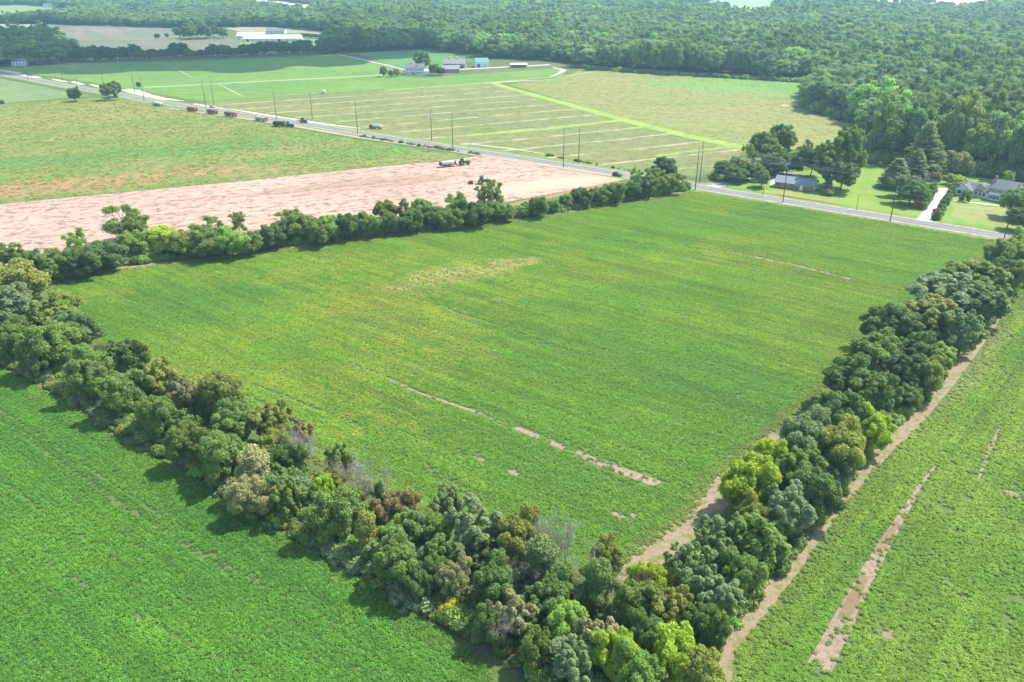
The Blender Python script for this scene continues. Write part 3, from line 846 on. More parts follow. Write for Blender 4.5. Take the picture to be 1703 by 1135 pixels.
def make_column(seed):
    rng = np.random.default_rng(seed)
    B = []
    for i in range(46):
        z = rng.uniform(.8, 9.6); th = rng.uniform(0, 6.28); q = 1.9 * (1 - (z / 11) ** 3) * rng.uniform(.5, 1.1)
        B.append((math.cos(th) * q, math.sin(th) * q, z, rng.uniform(.5, 1.0)))
    B += [(0, 0, z, 1.3) for z in (2, 4, 6, 8)]
    return crown_mesh('crown', B, 14000, .25, rng, [M_LEAF], .7, 1.3, .75, 0, (.8, 1.15)), trunk_mesh('trunk', B, rng, 7, .2, 4)
TREES['column'] = [make_column(s) for s in (51, 52)]
def make_pine(seed, cone=False):
    rng = np.random.default_rng(seed)
    B, H = [], 16.0
    for k in range(13 if not cone else 9):
        f = k / (12 if not cone else 8); z = 1.6 + f * 13.4
        rad = (4.8 if not cone else 4.2) * (1 - f) ** .75 * rng.uniform(.75, 1.1) + .4
        m = int(5 + rad * 2)
        for j in range(m):
            th = j * 6.283 / m + rng.uniform(-.35, .35)
            for q in (.45, .75, 1.0):
                B.append((math.cos(th) * rad * q, math.sin(th) * rad * q, z + .8 * q + rng.uniform(-.35, .35), (.85 if q < 1 else .55) * rng.uniform(.7, 1.15)))
    B = [b for b in B]
    me = crown_mesh('crown', B, 26000, .30, rng, [M_LEAF], .8, .42, .55, .1, (.6, 1.25))
    mb = MB(); mb.tube([(0, 0, -.3), (0, 0, 8), (0, 0, 15.2)], [.32, .2, .05], 8)
    for b in B[::6]: mb.tube([(0, 0, b[2] - .6), b[:3]], [.07, .03], 4)
    return me, mb.mesh('trunk', M_BARK, True)
TREES['pine'] = [make_pine(61), make_pine(62)]
TREES['cedar'] = [make_column(63)]
def make_dead(seed, H=10.0, vine=0, twig=1.0):
    rng = np.random.default_rng(seed)
    mb, tips = MB(), []
    def grow(p, d, L, r, lev):
        q = p + d * L
        mid = p.lerp(q, .5) + Vector(rng.normal(size=3) * L * .07)
        mb.tube([p, mid, q], [r, r * .8, r * .55], 6 if lev < 2 else (4 if lev < 3 else 3), cap=False)
        if lev >= 4: tips.append(q); return
        for _ in range(3 if lev else 4):
            nd = (d + Vector(rng.normal(size=3)) * (.55 if lev else .45)); nd.z += .15; nd.normalize()
            grow(p.lerp(q, rng.uniform(.45, 1)), nd, L * rng.uniform(.55, .8), r * .58, lev + 1)
    grow(Vector((0, 0, -.2)), Vector((0, 0, 1)), H * .42, .17, 0)
    tips = tips
    wood = mb.mesh('branches', M_DEAD, True)
    T = np.array([t[:] for t in tips]); T = T[rng.integers(0, len(T), 2600)] + rng.normal(size=(2600, 3)) * .38
    Vv, Fc = leaf_quads(T[:2200], rng.normal(size=(2200, 3)), .34 * twig, rng, .05)
    me = mesh_np('twigs', Vv, Fc, [M_DEAD])
    return me, wood
DEAD = [make_dead(s) for s in (71, 72, 73, 74)]
def make_shrub(seed, nleaf=5200):
    rng = np.random.default_rng(seed)
    B = [(rng.normal() * .9, rng.normal() * .9, rng.uniform(.5, 1.5), rng.uniform(.4, .8)) for _ in range(13)] + [(0, 0, .9, 1.1)]
    return crown_mesh('foliage', B, nleaf, .22, rng, [M_LEAF], .7, .85, .75), trunk_mesh('stems', B, rng, .8, .06, 6)
TREES['shrub'] = [make_shrub(s) for s in (81, 82, 83)]
def make_evergreen(seed):
    rng = np.random.default_rng(seed)
    B = [(rng.normal() * .25, rng.normal() * .25, z, .95 * (1 - (z / 4.6) ** 1.6) + .18) for z in np.linspace(.6, 4.2, 13)]
    return crown_mesh('foliage', B, 6000, .2, rng, [M_LEAF], .7, 1.0, .8), trunk_mesh('stem', B, rng, 1.2, .08, 2)
TREES['evergreen'] = [make_evergreen(s) for s in (85, 86)]

PAL = {k: (c[0] * 2.5, c[1] * 2.28, c[2] * 1.85) for k, c in dict(g=(.082, .128, .040), d=(.062, .104, .038), b=(.100, .138, .084), y=(.150, .215, .026), o=(.108, .138, .042), p=(.142, .162, .100), r=(.125, .128, .078), l=(.108, .180, .050), Y=(.27, .28, .035), v=(.085, .130, .064), m=(.24, .04, .05)).items()}
WORD = dict(g='mid green', d='dark green', b='bluish green', y='bright yellow-green', o='olive green', p='pale greyish green', r='greyish olive', l='light green', Y='yellow', v='deep blue-green', m='red flowering')
KINDW = dict(tall='tall round-crowned', round='round-crowned', lumpy='lumpy-crowned', feather='feathery', airy='open airy', column='vine-clad upright', pine='pine', cedar='narrow cedar', shrub='low', evergreen='clipped evergreen')
RNG = random.Random(5)
BASE_R = dict(tall=5.7, round=4.6, lumpy=4.7, feather=4.9, airy=4.0, column=2.4, pine=4.6, cedar=2.4, shrub=1.9, evergreen=1.05)
BASE_H = dict(tall=18.2, round=10.2, lumpy=10.2, feather=9.4, airy=10.8, column=10.2, pine=16.2, cedar=10.2, shrub=2.1, evergreen=4.5)
N_TREE = [0]
def put_tree(x, y, kind, col, rad, h, name=None, label=None, cat=None, group=None):
    if kind in ('round', 'lumpy') and h > 12.8: kind = 'tall'
    shapes = TREES[kind]
    cr, tk = shapes[RNG.randrange(len(shapes))]
    small = kind in ('shrub', 'evergreen')
    nm = name or ('shrub' if small else ('pine_tree' if kind == 'pine' else 'cedar_tree' if kind == 'cedar' else 'broadleaf_tree'))
    root = empty(nm, (x, y, 0), RNG.uniform(0, 6.28), label, cat or ('shrub' if small else 'tree'), group)
    s = rad / BASE_R[kind]
    root.scale = (s * RNG.uniform(.93, 1.07), s * RNG.uniform(.93, 1.07), h / BASE_H[kind])
    c = obj_me('foliage' if small else 'crown', cr, root)
    f = RNG.uniform(.86, 1.14); t = PAL[col]
    c.color = (t[0] * f * RNG.uniform(.93, 1.07), t[1] * f, t[2] * f * RNG.uniform(.9, 1.1), 1)
    obj_me('stems' if small else 'trunk', tk, root)
    if not small: N_TREE[0] += 1
    root['_k'] = kind; root['_c'] = col
    return root
def px_tree(u, v, rpx, kind, col, h=None, **k):
    """tree whose crown centre shows at photo pixel (u, v) with radius rpx"""
    g = at(u, v, 4)
    rad = rpx / (F_PX / depth(g.x, g.y)) * 1.04
    if h is None: h = min(12.5, max(4.5, rad * 1.7 + 3.2))
    if kind in ('shrub', 'evergreen'): h = h if h < 4.4 or kind == 'evergreen' else rad * 1.3
    zc = h * (.56 if kind not in ('pine', 'column', 'cedar', 'shrub', 'evergreen', 'airy') else (.68 if kind == 'airy' else .5))
    g = at(u, v, zc)
    rad = rpx / (F_PX / (g.y * TC + (CAM_H - zc) * TS)) * 1.04
    return put_tree(g.x, g.y, kind, col, rad, h, **k)
def dead_tree(u, v, hpx, label, h=9, wide=1.0):
    g = at(u, v, h * .6)
    root = empty('dead_tree', (g.x, g.y, 0), RNG.uniform(0, 6.28), label, 'dead tree', 'bare dead trees in the left hedgerow')
    tw, wood = DEAD[RNG.randrange(4)]
    s = h / 8.6
    root.scale = (s * wide, s * wide, s)
    obj_me('branches', wood, root); obj_me('twigs', tw, root)
    return root

LEFT = [(21, 468, 46, 'round', 'o'), (18, 509, 46, 'feather', 'b'), (22, 562, 27, 'round', 'g'), (92, 522, 40, 'feather', 'o'), (120, 552, 40, 'lumpy', 'd'), (90, 572, 36, 'round', 'g'),
    (60, 590, 28, 'round', 'd'), (210, 597, 37, 'lumpy', 'd'), (156, 611, 30, 'round', 'l'), (205, 650, 33, 'round', 'g'), (151, 628, 28, 'round', 'g'), (268, 632, 32, 'feather', 'o'),
    (307, 662, 30, 'feather', 'r'), (370, 660, 37, 'round', 'o'), (262, 690, 28, 'round', 'g'), (315, 738, 30, 'round', 'g'), (385, 708, 36, 'lumpy', 'g'), (368, 758, 34, 'round', 'g'),
    (450, 702, 30, 'lumpy', 'o'), (456, 746, 25, 'round', 'o'), (499, 722, 20, 'feather', 'r'), (423, 790, 28, 'column', 'p', 11), (418, 826, 28, 'round', 'p'), (478, 826, 28, 'feather', 'g'),
    (558, 852, 36, 'round', 'g'), (538, 812, 16, 'round', 'y'), (566, 768, 23, 'feather', 'g'), (660, 846, 27, 'round', 'r'), (634, 836, 11, 'cedar', 'd', 9), (684, 878, 28, 'lumpy', 'v'),
    (655, 893, 22, 'round', 'l'), (612, 890, 20, 'column', 'o', 9), (745, 841, 30, 'feather', 'v'), (787, 877, 42, 'feather', 'b', 12), (661, 932, 34, 'round', 'g'), (727, 926, 30, 'lumpy', 'g'),
    (861, 893, 33, 'round', 'o', 11), (754, 962, 25, 'round', 'p'), (753, 1006, 17, 'shrub', 'Y', 3), (1010, 925, 27, 'round', 'o', 8), (1083, 971, 30, 'round', 'y'), (824, 968, 32, 'round', 'd'),
    (1146, 947, 42, 'feather', 'v'), (994, 984, 30, 'column', 'd', 11), (1055, 998, 30, 'round', 'g'), (925, 992, 34, 'round', 'd'), (856, 1026, 32, 'feather', 'p'), (939, 1034, 30, 'round', 'l'),
    (1112, 1014, 35, 'lumpy', 'o'), (994, 1066, 35, 'feather', 'p'), (1186, 990, 36, 'feather', 'b'), (1177, 1044, 31, 'round', 'd'), (951, 1100, 37, 'feather', 'b'), (1024, 1088, 34, 'round', 'y'),
    (1122, 1090, 40, 'round', 'y'), (1165, 1122, 38, 'round', 'o'), (1060, 1124, 38, 'round', 'l'), (890, 1078, 26, 'round', 'g'), (812, 1036, 24, 'round', 'd'), (1078, 1056, 30, 'round', 'd'), (898, 940, 30, 'column', 'v', 10), (700, 965, 24, 'round', 'd')]
RIGHT = [(1186, 904, 38, 'feather', 'v'), (1250, 898, 44, 'feather', 'g'), (1232, 955, 32, 'round', 'g'), (1247, 800, 42, 'round', 'y', 11.5), (1280, 758, 23, 'round', 'y'), (1340, 726, 38, 'round', 'b'),
    (1397, 687, 38, 'lumpy', 'd'), (1417, 632, 45, 'lumpy', 'd'), (1453, 716, 28, 'round', 'y'), (1400, 744, 38, 'round', 'o'), (1334, 776, 32, 'feather', 'g'), (1295, 794, 20, 'round', 'v'),
    (1355, 818, 38, 'round', 'd'), (1310, 848, 40, 'feather', 'b'), (1296, 866, 19, 'round', 'y'), (1252, 866, 28, 'round', 'o'), (1458, 591, 45, 'lumpy', 'g'), (1526, 589, 40, 'lumpy', 'd'),
    (1540, 624, 28, 'round', 'o'), (1484, 541, 42, 'lumpy', 'd'), (1550, 527, 50, 'feather', 'o'), (1566, 487, 54, 'feather', 'b'), (1619, 462, 50, 'feather', 'g'), (1628, 500, 42, 'feather', 'v'),
    (1675, 428, 29, 'round', 'g'), (1697, 412, 22, 'round', 'l'), (1677, 458, 25, 'round', 'g'), (1512, 622, 32, 'lumpy', 'd'), (1600, 545, 30, 'feather', 'v'), (1450, 655, 34, 'lumpy', 'd'), (1715, 440, 22, 'round', 'g')]
MID = [(15, 424, 24, 'feather', 'g'), (50, 438, 22, 'round', 'd'), (123, 396, 19, 'airy', 'l'), (90, 438, 28, 'round', 'g'), (135, 434, 27, 'round', 'd'), (172, 424, 27, 'round', 'd'), (203, 362, 33, 'airy', 'g', 13.5), (228, 372, 24, 'airy', 'g', 11),
    (222, 405, 22, 'round', 'l'), (275, 398, 29, 'round', 'y'), (308, 402, 26, 'round', 'o'), (340, 378, 25, 'airy', 'g', 10), (395, 364, 14, 'airy', 'g', 8), (350, 402, 29, 'round', 'g'), (384, 402, 26, 'round', 'l'), (420, 402, 18, 'round', 'g'),
    (450, 392, 19, 'round', 'd'), (482, 362, 22, 'airy', 'g', 9), (500, 376, 26, 'round', 'g'), (470, 384, 18, 'round', 'd'), (530, 386, 20, 'round', 'g'), (545, 378, 20, 'round', 'l'), (578, 374, 20, 'round', 'd'), (612, 373, 18, 'round', 'g'),
    (642, 350, 17, 'round', 'o'), (675, 343, 15, 'airy', 'g'), (701, 345, 15, 'round', 'l'), (645, 369, 18, 'round', 'g'), (685, 366, 18, 'round', 'd'), (724, 359, 18, 'round', 'g'), (755, 332, 18, 'airy', 'l', 10), (749, 364, 16, 'round', 'g'),
    (789, 354, 22, 'round', 'd'), (806, 322, 15, 'airy', 'g', 11), (824, 314, 14, 'airy', 'g', 12), (823, 350, 15, 'round', 'g'), (843, 356, 12, 'round', 'd'), (873, 352, 9, 'round', 'l'), (896, 343, 16, 'round', 'd'), (920, 342, 10, 'round', 'l'), (944, 333, 12, 'round', 'g'),
    (966, 327, 15, 'round', 'd'), (995, 325, 14, 'round', 'g'), (1023, 319, 16, 'round', 'g'), (1051, 316, 14, 'round', 'd'), (1059, 290, 11, 'airy', 'l', 9), (1075, 308, 17, 'round', 'd'), (1106, 280, 19, 'round', 'd', 13), (1088, 294, 15, 'round', 'g'), (1117, 304, 16, 'round', 'o')]
def ordinal(n):
    return '%d%s' % (n, 'th' if 10 <= n % 100 <= 20 else {1: 'st', 2: 'nd', 3: 'rd'}.get(n % 10, 'th'))
def hedge(lst, axis, deg, where, group, band, fill, seed):
    """listed trees plus smaller understory trees where the listed ones leave gaps"""
    T = []
    for t in lst:
        hh = t[5] if len(t) > 5 else None
        if deg == HM and hh is None:
            g = at(t[0], t[1], 2); hh = min(10, max(3.8, t[2] / (F_PX / depth(g.x, g.y)) * (2.15 if t[3] != 'airy' else 2.8)))
        T.append(px_tree(t[0], t[1], t[2] * (1.05 if deg != HM else 1.06), t[3], t[4], h=hh))
    rng = random.Random(seed)
    P = [at(*p) for p in axis]
    for i in range(len(P) - 1):
        L = (P[i + 1] - P[i]).length; n = max(1, int(L / fill))
        for k in range(n):
            for off in band:
                p = P[i].lerp(P[i + 1], (k + rng.random()) / n)
                d = (P[i + 1] - P[i]).normalized(); nx, ny = -d.y, d.x
                x, y = p.x + nx * off + rng.uniform(-1, 1), p.y + ny * off + rng.uniform(-1, 1)
                if min(math.hypot(t.location.x - x, t.location.y - y) / (t.scale.x * 4.5) for t in T) < (.72 if deg != HM else .6): continue
                kd = rng.choice(['round', 'round', 'lumpy', 'feather']); c = rng.choice('ggdovbl')
                if deg == HM: kd = 'shrub'
                hh = rng.uniform(5, 8) if deg != HM else rng.uniform(2.2, 4.0)
                T.append(put_tree(x, y, kd, c, rng.uniform(2.9, 4.1) if deg != HM else rng.uniform(1.9, 2.8), hh))
    a = R(deg)
    T.sort(key=lambda t: -(t.location.x * math.cos(a) + t.location.y * math.sin(a)) * (1 if deg == HM else -1))
    for i, t in enumerate(T):
        t['label'] = '%s %s tree, %s from %s' % (WORD[t['_c']], KINDW[t['_k']], ordinal(i + 1), where)
        if t['_k'] == 'shrub': t['label'] = '%s shrub, %s plant from %s' % (WORD[t['_c']], ordinal(i + 1), where)
        t['group'] = group
    return T
TL = hedge(LEFT, [(-20, 560), (120, 622), (240, 706), (350, 766), (470, 845), (560, 905), (690, 975), (780, 1020), (900, 1080), (1010, 1120)], HL,
           'the far left end of the left hedgerow', 'trees of the left hedgerow', (1.5, 8.0), 6.5, 1)
TR = hedge(RIGHT, [(1200, 985), (1300, 870), (1390, 770), (1450, 690), (1530, 610), (1600, 540), (1650, 480), (1700, 435)], HR + 180,
           'the bottom corner of the right hedgerow', 'trees of the right hedgerow', (-2.5, 1.5), 6.5, 2)
TM = hedge(MID, [(-30, 462), (60, 455), (400, 412), (700, 377), (960, 343), (1135, 313)], HM,
           'the road end of the middle hedgerow', 'trees and shrubs of the middle hedgerow', (-.6, 2.5), 4.0, 3)
for i, (u, v, h, wd) in enumerate([(211, 668, 6, 1.2), (495, 745, 9, 1.0), (512, 752, 10, .7), (478, 748, 7, 1.2), (591, 788, 8, 1.1), (606, 812, 10, .7), (618, 806, 10, .6), (637, 800, 9, .7), (563, 790, 7, 1.2), (891, 893, 8, 1), (902, 905, 10, .8),
                                    (922, 903, 11, .7), (940, 908, 11, .8), (864, 962, 7, 1.2), (981, 950, 8, 1.2), (1024, 986, 8, .8), (840, 1046, 7, 1.1), (1074, 985, 8, .7), (680, 940, 6, .8)]):
    dead_tree(u, v, 0, 'bare pale dead tree, %s from the left among the left hedgerow' % ordinal(i + 1), h, wd * .8)

# ---- trees and shrubs round the houses, farm, road and tree belt: (u, v, r, kind, colour, h, label)
LOT = [(1409, 252, 27, 'round', 'g', 28, 'tallest broad mid green tree behind the right end of the brick house'), (1383, 266, 26, 'round', 'g', 22, 'big leafy tree just behind the middle of the brick house'),
    (1352, 266, 22, 'round', 'd', 14, 'dark tree behind the roof of the brick house'), (1402, 290, 24, 'round', 'g', 14, 'leafy tree beside the right gable of the brick house'),
    (1340, 246, 11, 'airy', 'g', 13, 'thin open tree left of the big trees behind the brick house'), (1325, 262, 14, 'round', 'l', 8, 'small light green tree at the edge of the tan field behind the brick house'),
    (1300, 228, 20, 'round', 'g', 17, 'tall tree at the back of the clump left of the brick house'), (1270, 240, 23, 'round', 'g', 16, 'spreading tree in the middle of the clump left of the brick house'),
    (1288, 256, 24, 'airy', 'd', 14, 'dark open tree with visible stems left of the brick house'), (1248, 252, 14, 'airy', 'g', 13, 'slim open tree at the left of the clump by the brick house'),
    (1232, 272, 18, 'round', 'p', 9, 'pale greyish tree left of the clump by the grey driveway'), (1205, 280, 19, 'round', 'd', 8, 'dark dense tree nearest the road pole at the grey driveway'),
    (1225, 290, 17, 'round', 'd', 7, 'dark bushy tree over the start of the grey driveway'), (1252, 284, 16, 'round', 'd', 8, 'dark tree beside the grey driveway bend'), (1290, 278, 16, 'round', 'd', 8, 'dark tree just left of the white patio of the brick house'),
    (1310, 272, 15, 'round', 'd', 9, 'dark tree behind the patio of the brick house'), (1268, 294, 13, 'round', 'g', 8.5, 'small round lawn tree between the grey driveway and the road'),
    (1538, 250, 30, 'pine', 'b', 25, 'tallest blue-green pine behind the white driveway'), (1556, 266, 20, 'pine', 'b', 16, 'blue-green pine right behind the tallest pine'), (1524, 276, 22, 'pine', 'b', 15, 'blue-green pine in front of the tallest pine'),
    (1492, 288, 24, 'pine', 'b', 13, 'leftmost blue-green pine beside the open lawn'), (1516, 317, 25, 'round', 'd', 10.5, 'dark round tree beside the red flowering shrub'), (1503, 308, 20, 'round', 'd', 9, 'dark tree between the leftmost pine and the round tree'),
    (1590, 270, 21, 'round', 'p', 12, 'pale light-crowned tree on the lawn behind the white driveway'), (1587, 298, 14, 'round', 'y', 5, 'spreading yellow-green ornamental tree at the garage'), (1598, 302, 11, 'round', 'y', 5, 'yellow-green ornamental tree next to the white garage wing'),
    (1557, 296, 9, 'round', 'r', 6, 'small greyish tree at the head of the white driveway'), (1609, 322, 9, 'airy', 'g', 5, 'small tree in a white gravel bed in front of the white house'),
    (1700, 336, 27, 'round', 'g', 12, 'large tree at the right edge of the photo beside the white house'), (1700, 362, 22, 'round', 'd', 9, 'dark tree by the road pole at the right edge of the photo'),
    (1676, 297, 9, 'round', 'l', 8, 'light green tree rising behind the ridge of the white house'),
    (703, 99, 13, 'round', 'g', 19, 'tall round tree behind the white farmhouse'), (722, 115, 9, 'round', 'd', 10, 'dark tree between the farmhouse and the grey barns'), (734, 118, 6, 'round', 'd', 7, 'small dark tree against the left grey barn'),
    (637, 118, 6.5, 'round', 'd', 9, 'dark round tree left of the white farmhouse'), (650, 122, 5, 'round', 'g', 6, 'small tree just left of the white farmhouse'), (659, 120, 5, 'round', 'o', 7, 'olive tree close to the left wall of the white farmhouse'),
    (123, 156, 10, 'round', 'd', 10, 'lone dark tree on the field corner left of the road'), (179, 150, 12, 'round', 'g', 13, 'left one of two joined trees standing by the road'), (191, 147, 9, 'round', 'd', 12, 'right one of two joined trees standing by the road'),
    (230, 141, 3.2, 'round', 'd', 5, 'tiny dark tree beside a pole north of the road')]
for u, v, r_, k, c, h, lab in LOT:
    px_tree(u, v, r_, k, c, h=h, label=lab)
SHR = [(1531, 338, 10.5, 'shrub', 'm', 3.6, 'larger red flowering crape myrtle left of the white driveway'), (1557, 351, 6, 'shrub', 'm', 2.4, 'smaller red flowering crape myrtle right of the white driveway'), (1379, 319, 9, 'shrub', 'p', 3, 'greyish shrub at the right gable of the brick house'),
    (1599, 331, 4, 'shrub', 'd', 1.6, 'dark low shrub beside the small tree at the white house'), (860, 91, 8, 'shrub', 'l', 4, 'light green thicket right of the green-roofed barn'), (1552, 362, 5, 'shrub', 'r', 1.8, 'greyish shrub at the road end of the white driveway'), (3, 169, 4, 'shrub', 'd', 3, 'dark bush on the field bank at the left edge of the photo')]
for u, v, r_, k, c, h, lab in SHR:
    px_tree(u, v, r_, k, c, h=h, label=lab, name='crape_myrtle' if c == 'm' else 'shrub')
for side, pts in (('left', [(1537, 339), (1541, 331), (1545, 324), (1549, 317), (1553, 311)]), ('right', [(1560, 356), (1564, 348), (1568, 340), (1573, 332), (1578, 324), (1584, 317), (1589, 310)])):
    for i, (u, v) in enumerate(pts):
        px_tree(u, v, 5.5, 'evergreen', 'd' if i % 2 else 'g', h=4.6, label='upright evergreen shrub, %s from the road in the row %s of the white driveway' % (ordinal(i + 1), side), name='evergreen_shrub', group='evergreens lining the white driveway')
# belt of trees along the far field
rb = random.Random(9)
BELT = [(x, 104.5 - (x - 130) * .034) for x in np.arange(132, 562, 8.5)]
for i, (u, v) in enumerate(BELT):
    p = at(u + rb.uniform(-3, 3), v - 2)
    hh = rb.choice([8, 10, 12, 13, 15, 16])
    if 305 < u < 335 or 160 < u < 172: hh = 7
    c = rb.choice('dddgv'); k = rb.choice(['round', 'round', 'lumpy'])
    put_tree(p.x, p.y, k, c, hh * .42 + rb.uniform(1.5, 3), hh, label='%s tree, %s from the left in the belt behind the far soybean field' % (WORD[c], ordinal(i + 1)), cat='tree', group='tree belt behind the far soybean field')
for i, (u, v, hh) in enumerate([(300, 64, 15), (318, 66, 20), (330, 64, 18), (343, 65, 20), (356, 63, 17), (372, 64, 14), (262, 65, 7), (278, 63, 6), (292, 57, 9)]):
    p = at(u, v); c = 'dgdgdgddl'[i]
    put_tree(p.x, p.y, 'round', c, hh * .5, hh, label='%s tree, %s of the clump left of the long white barns' % (WORD[c], ordinal(i + 1)), cat='tree', group='clump left of the long white barns')
for i, u in enumerate(np.arange(505, 540, 7)):
    p = at(u, 63 + (u - 505) * .06); put_tree(p.x, p.y, 'round', 'd', 4.5, 6, label='low dark tree, %s right of the long white barns' % ordinal(i + 1), cat='tree', group='low trees right of the long white barns')
for i, u in enumerate([1456, 1466, 1470, 1487, 1490, 1500, 1506, 1513, 1524, 1532, 1539, 1545, 1552]):
    p = at(u, 8); put_tree(p.x, p.y, 'round', 'd', 5 + (i % 3), 13 + (i * 7 % 9), label='dark ornamental tree, %s from the left in the far row at the top right' % ordinal(i + 1), cat='tree', group='far row of trees at the top right')
for i, (u, v, r_) in enumerate([(1185, 20, 12), (1195, 19, 13), (1205, 19, 10)]):
    p = at(u, v); put_tree(p.x, p.y, 'round', 'v', r_, 20, label='tree %s from the left hiding the far farmstead at the top' % ordinal(i + 1), cat='tree', group='trees round the far farmstead')

# ------------------------------------------------------------------ the woods
def forest_tree(seed, nleaf=4200, nb=26):
    rng = np.random.default_rng(seed)
    B = env_blobs(rng, nb, 5.4, 10, 10.4, 7.2, (.22, .38), wob=.25)
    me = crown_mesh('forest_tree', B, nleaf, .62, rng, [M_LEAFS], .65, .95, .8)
    return me
FOR_V = [forest_tree(s) for s in range(300, 307)]
WOODS = [
    [(-120, 118), (0, 112), (100, 107.5), (128, 104), (125, 92), (96, 72), (70, 57), (50, 62), (-60, 62), (-300, 62), (-300, 115)],
    [(-400, 50), (0, 46), (56, 40), (150, 43), (300, 47), (440, 45), (505, 49), (560, 56), (585, 66), (560, 70), (540, 84), (560, 89), (592, 88), (700, 82), (760, 88), (812, 98), (870, 99), (950, 104), (962, 113), (1000, 116), (1070, 121), (1160, 126), (1260, 132), (1330, 136), (1368, 136),
     (1372, 146), (1345, 152), (1336, 176), (1372, 190), (1432, 205), (1446, 240), (1450, 270), (1500, 276), (1560, 281), (1600, 284), (1703, 301), (1900, 330), (2300, 200), (2600, -18), (-900, -18)],
]
CLEAR = [[(-100, 14), (40, 8), (90, 13), (142, 14), (130, 28), (60, 34), (-100, 42)], [(200, 16), (240, 17), (238, 30), (203, 30)], [(-80, 38), (56, 41), (54, 64), (-80, 62)],
    [(408, 2), (470, 2), (522, 9), (548, 30), (500, 28), (450, 16), (412, 14)], [(1090, 8), (1165, 5), (1200, -2), (1290, 0), (1300, 16), (1262, 36), (1210, 30), (1150, 22), (1095, 18)],
    [(1425, 3), (1500, -8), (1660, -8), (1655, 20), (1590, 24), (1500, 20), (1425, 18)], [(1385, 112), (1450, 116), (1560, 108), (1600, 112), (1703, 120), (1703, 124), (1600, 118), (1560, 114), (1450, 124), (1385, 118)],
    [(1050, 0), (1090, 0), (1100, 3), (1060, 3)]]
WW = [[at(*p) for p in P] for P in WOODS]; CC = [[at(*p) for p in P] for P in CLEAR]
frng = np.random.default_rng(77)
def wood_points(y0, y1, step):
    ys = np.arange(y0, y1, step * .87)
    out = []
    for j, yy in enumerate(ys):
        d = depth(0, yy); wd = d * .72
        xs = np.arange(-wd, wd, step) + (j % 2) * step / 2
        out.append(np.stack([xs, np.full(len(xs), yy)], 1))
    P = np.concatenate(out) + frng.uniform(-.32, .32, (sum(map(len, out)), 2)) * step
    x, y = P[:, 0], P[:, 1]
    k = np.zeros(len(x), bool)
    for W_ in WW: k |= in_poly(x, y, W_)
    for C_ in CC: k &= ~in_poly(x, y, C_)
    return P[k]
FP = [(wood_points(300, 760, 10.0), 1.3), (wood_points(760, 1500, 12.5), 1.6), (wood_points(1500, 3050, 17), 2.1)]
XY = np.concatenate([p for p, s in FP]); SS = np.concatenate([np.full(len(p), s) for p, s in FP])
n1 = fbm(XY[:, 0] / 130, XY[:, 1] / 130, 61); n2 = fbm(XY[:, 0] / 40, XY[:, 1] / 40, 67)
Hf = 11 + 20 * n1 + 9 * (n2 - .5) + frng.uniform(-4, 5, len(XY))
big = (XY[:, 1] < 520) & (XY[:, 0] > 130)
Hf = np.where(big, Hf + 4, Hf)
Hf = np.where(XY[:, 0] < -350, Hf * .72, Hf)
Rf = SS * 5.0 * (.6 + .95 * frng.uniform(0, 1, len(XY)) ** 1.4)
gap = (n2 < .27) & (frng.uniform(size=len(XY)) < .6)
XY, Hf, Rf, n1, n2 = XY[~gap], Hf[~gap], Rf[~gap], n1[~gap], n2[~gap]
ftint = np.array([PAL[c] for c in 'gdvobl']) * .9
fi = frng.choice(6, len(XY), p=[.30, .22, .2, .12, .10, .06])
mass = fbm(XY[:, 0] / 90, XY[:, 1] / 90, 171, 3)
FT = (.78 + .55 * mass)[:, None] * ftint[fi] * frng.uniform(.78, 1.3, (len(XY), 1)) * np.array([.95, 1.03, 1.12])
# the nearest trees of the woods' edge are individuals
dd = np.full(len(XY), 1e9)
for i in range(8, len(WW[1]) - 4):
    dd = np.minimum(dd, seg_dist(XY[:, 0], XY[:, 1], WW[1][i], WW[1][i - 1])[0])
uu, vv = to_px(XY[:, 0], XY[:, 1], 10)
score = depth(XY[:, 0], XY[:, 1]) + np.where(dd < 12, 0, 130) + np.where((uu > -10) & (uu < 1720), 0, 1e5) + np.where(vv > 300, 1e5, 0)
n_ind = max(0, 296 - N_TREE[0])
order = np.argsort(score)[:n_ind]
ind = np.zeros(len(XY), bool); ind[order] = True
ROUNDS = ('tall', 'tall', 'tall')
cols = 'gdvobl'
for j in order:
    c = cols[fi[j]]
    t = put_tree(float(XY[j, 0]), float(XY[j, 1]), ROUNDS[j % 3], c, float(Rf[j]) * 1.05, float(Hf[j]), label='broadleaf tree standing in the front ranks of the woods', group='front trees of the woods')
    t['label'] = '%s broadleaf tree in the front ranks of the woods behind the houses and tan field' % WORD[c]
    t['group'] = '%s front trees of the woods' % WORD[c]
r_ = ~ind
nF = int(r_.sum())
scatter('woodland', np.concatenate([XY[r_], np.zeros((nF, 1))], 1), np.stack([np.zeros(nF), np.zeros(nF), frng.uniform(0, 6.28, nF)], 1),
        np.stack([Rf[r_] / 5.2, Rf[r_] / 5.2, Hf[r_] / 18.0], 1), frng.integers(0, 7, nF), FT[r_], FOR_V, 'wide hazy broadleaf woods filling the distance behind the fields', 'woods')
print('TREES', N_TREE[0], 'forest', nF)

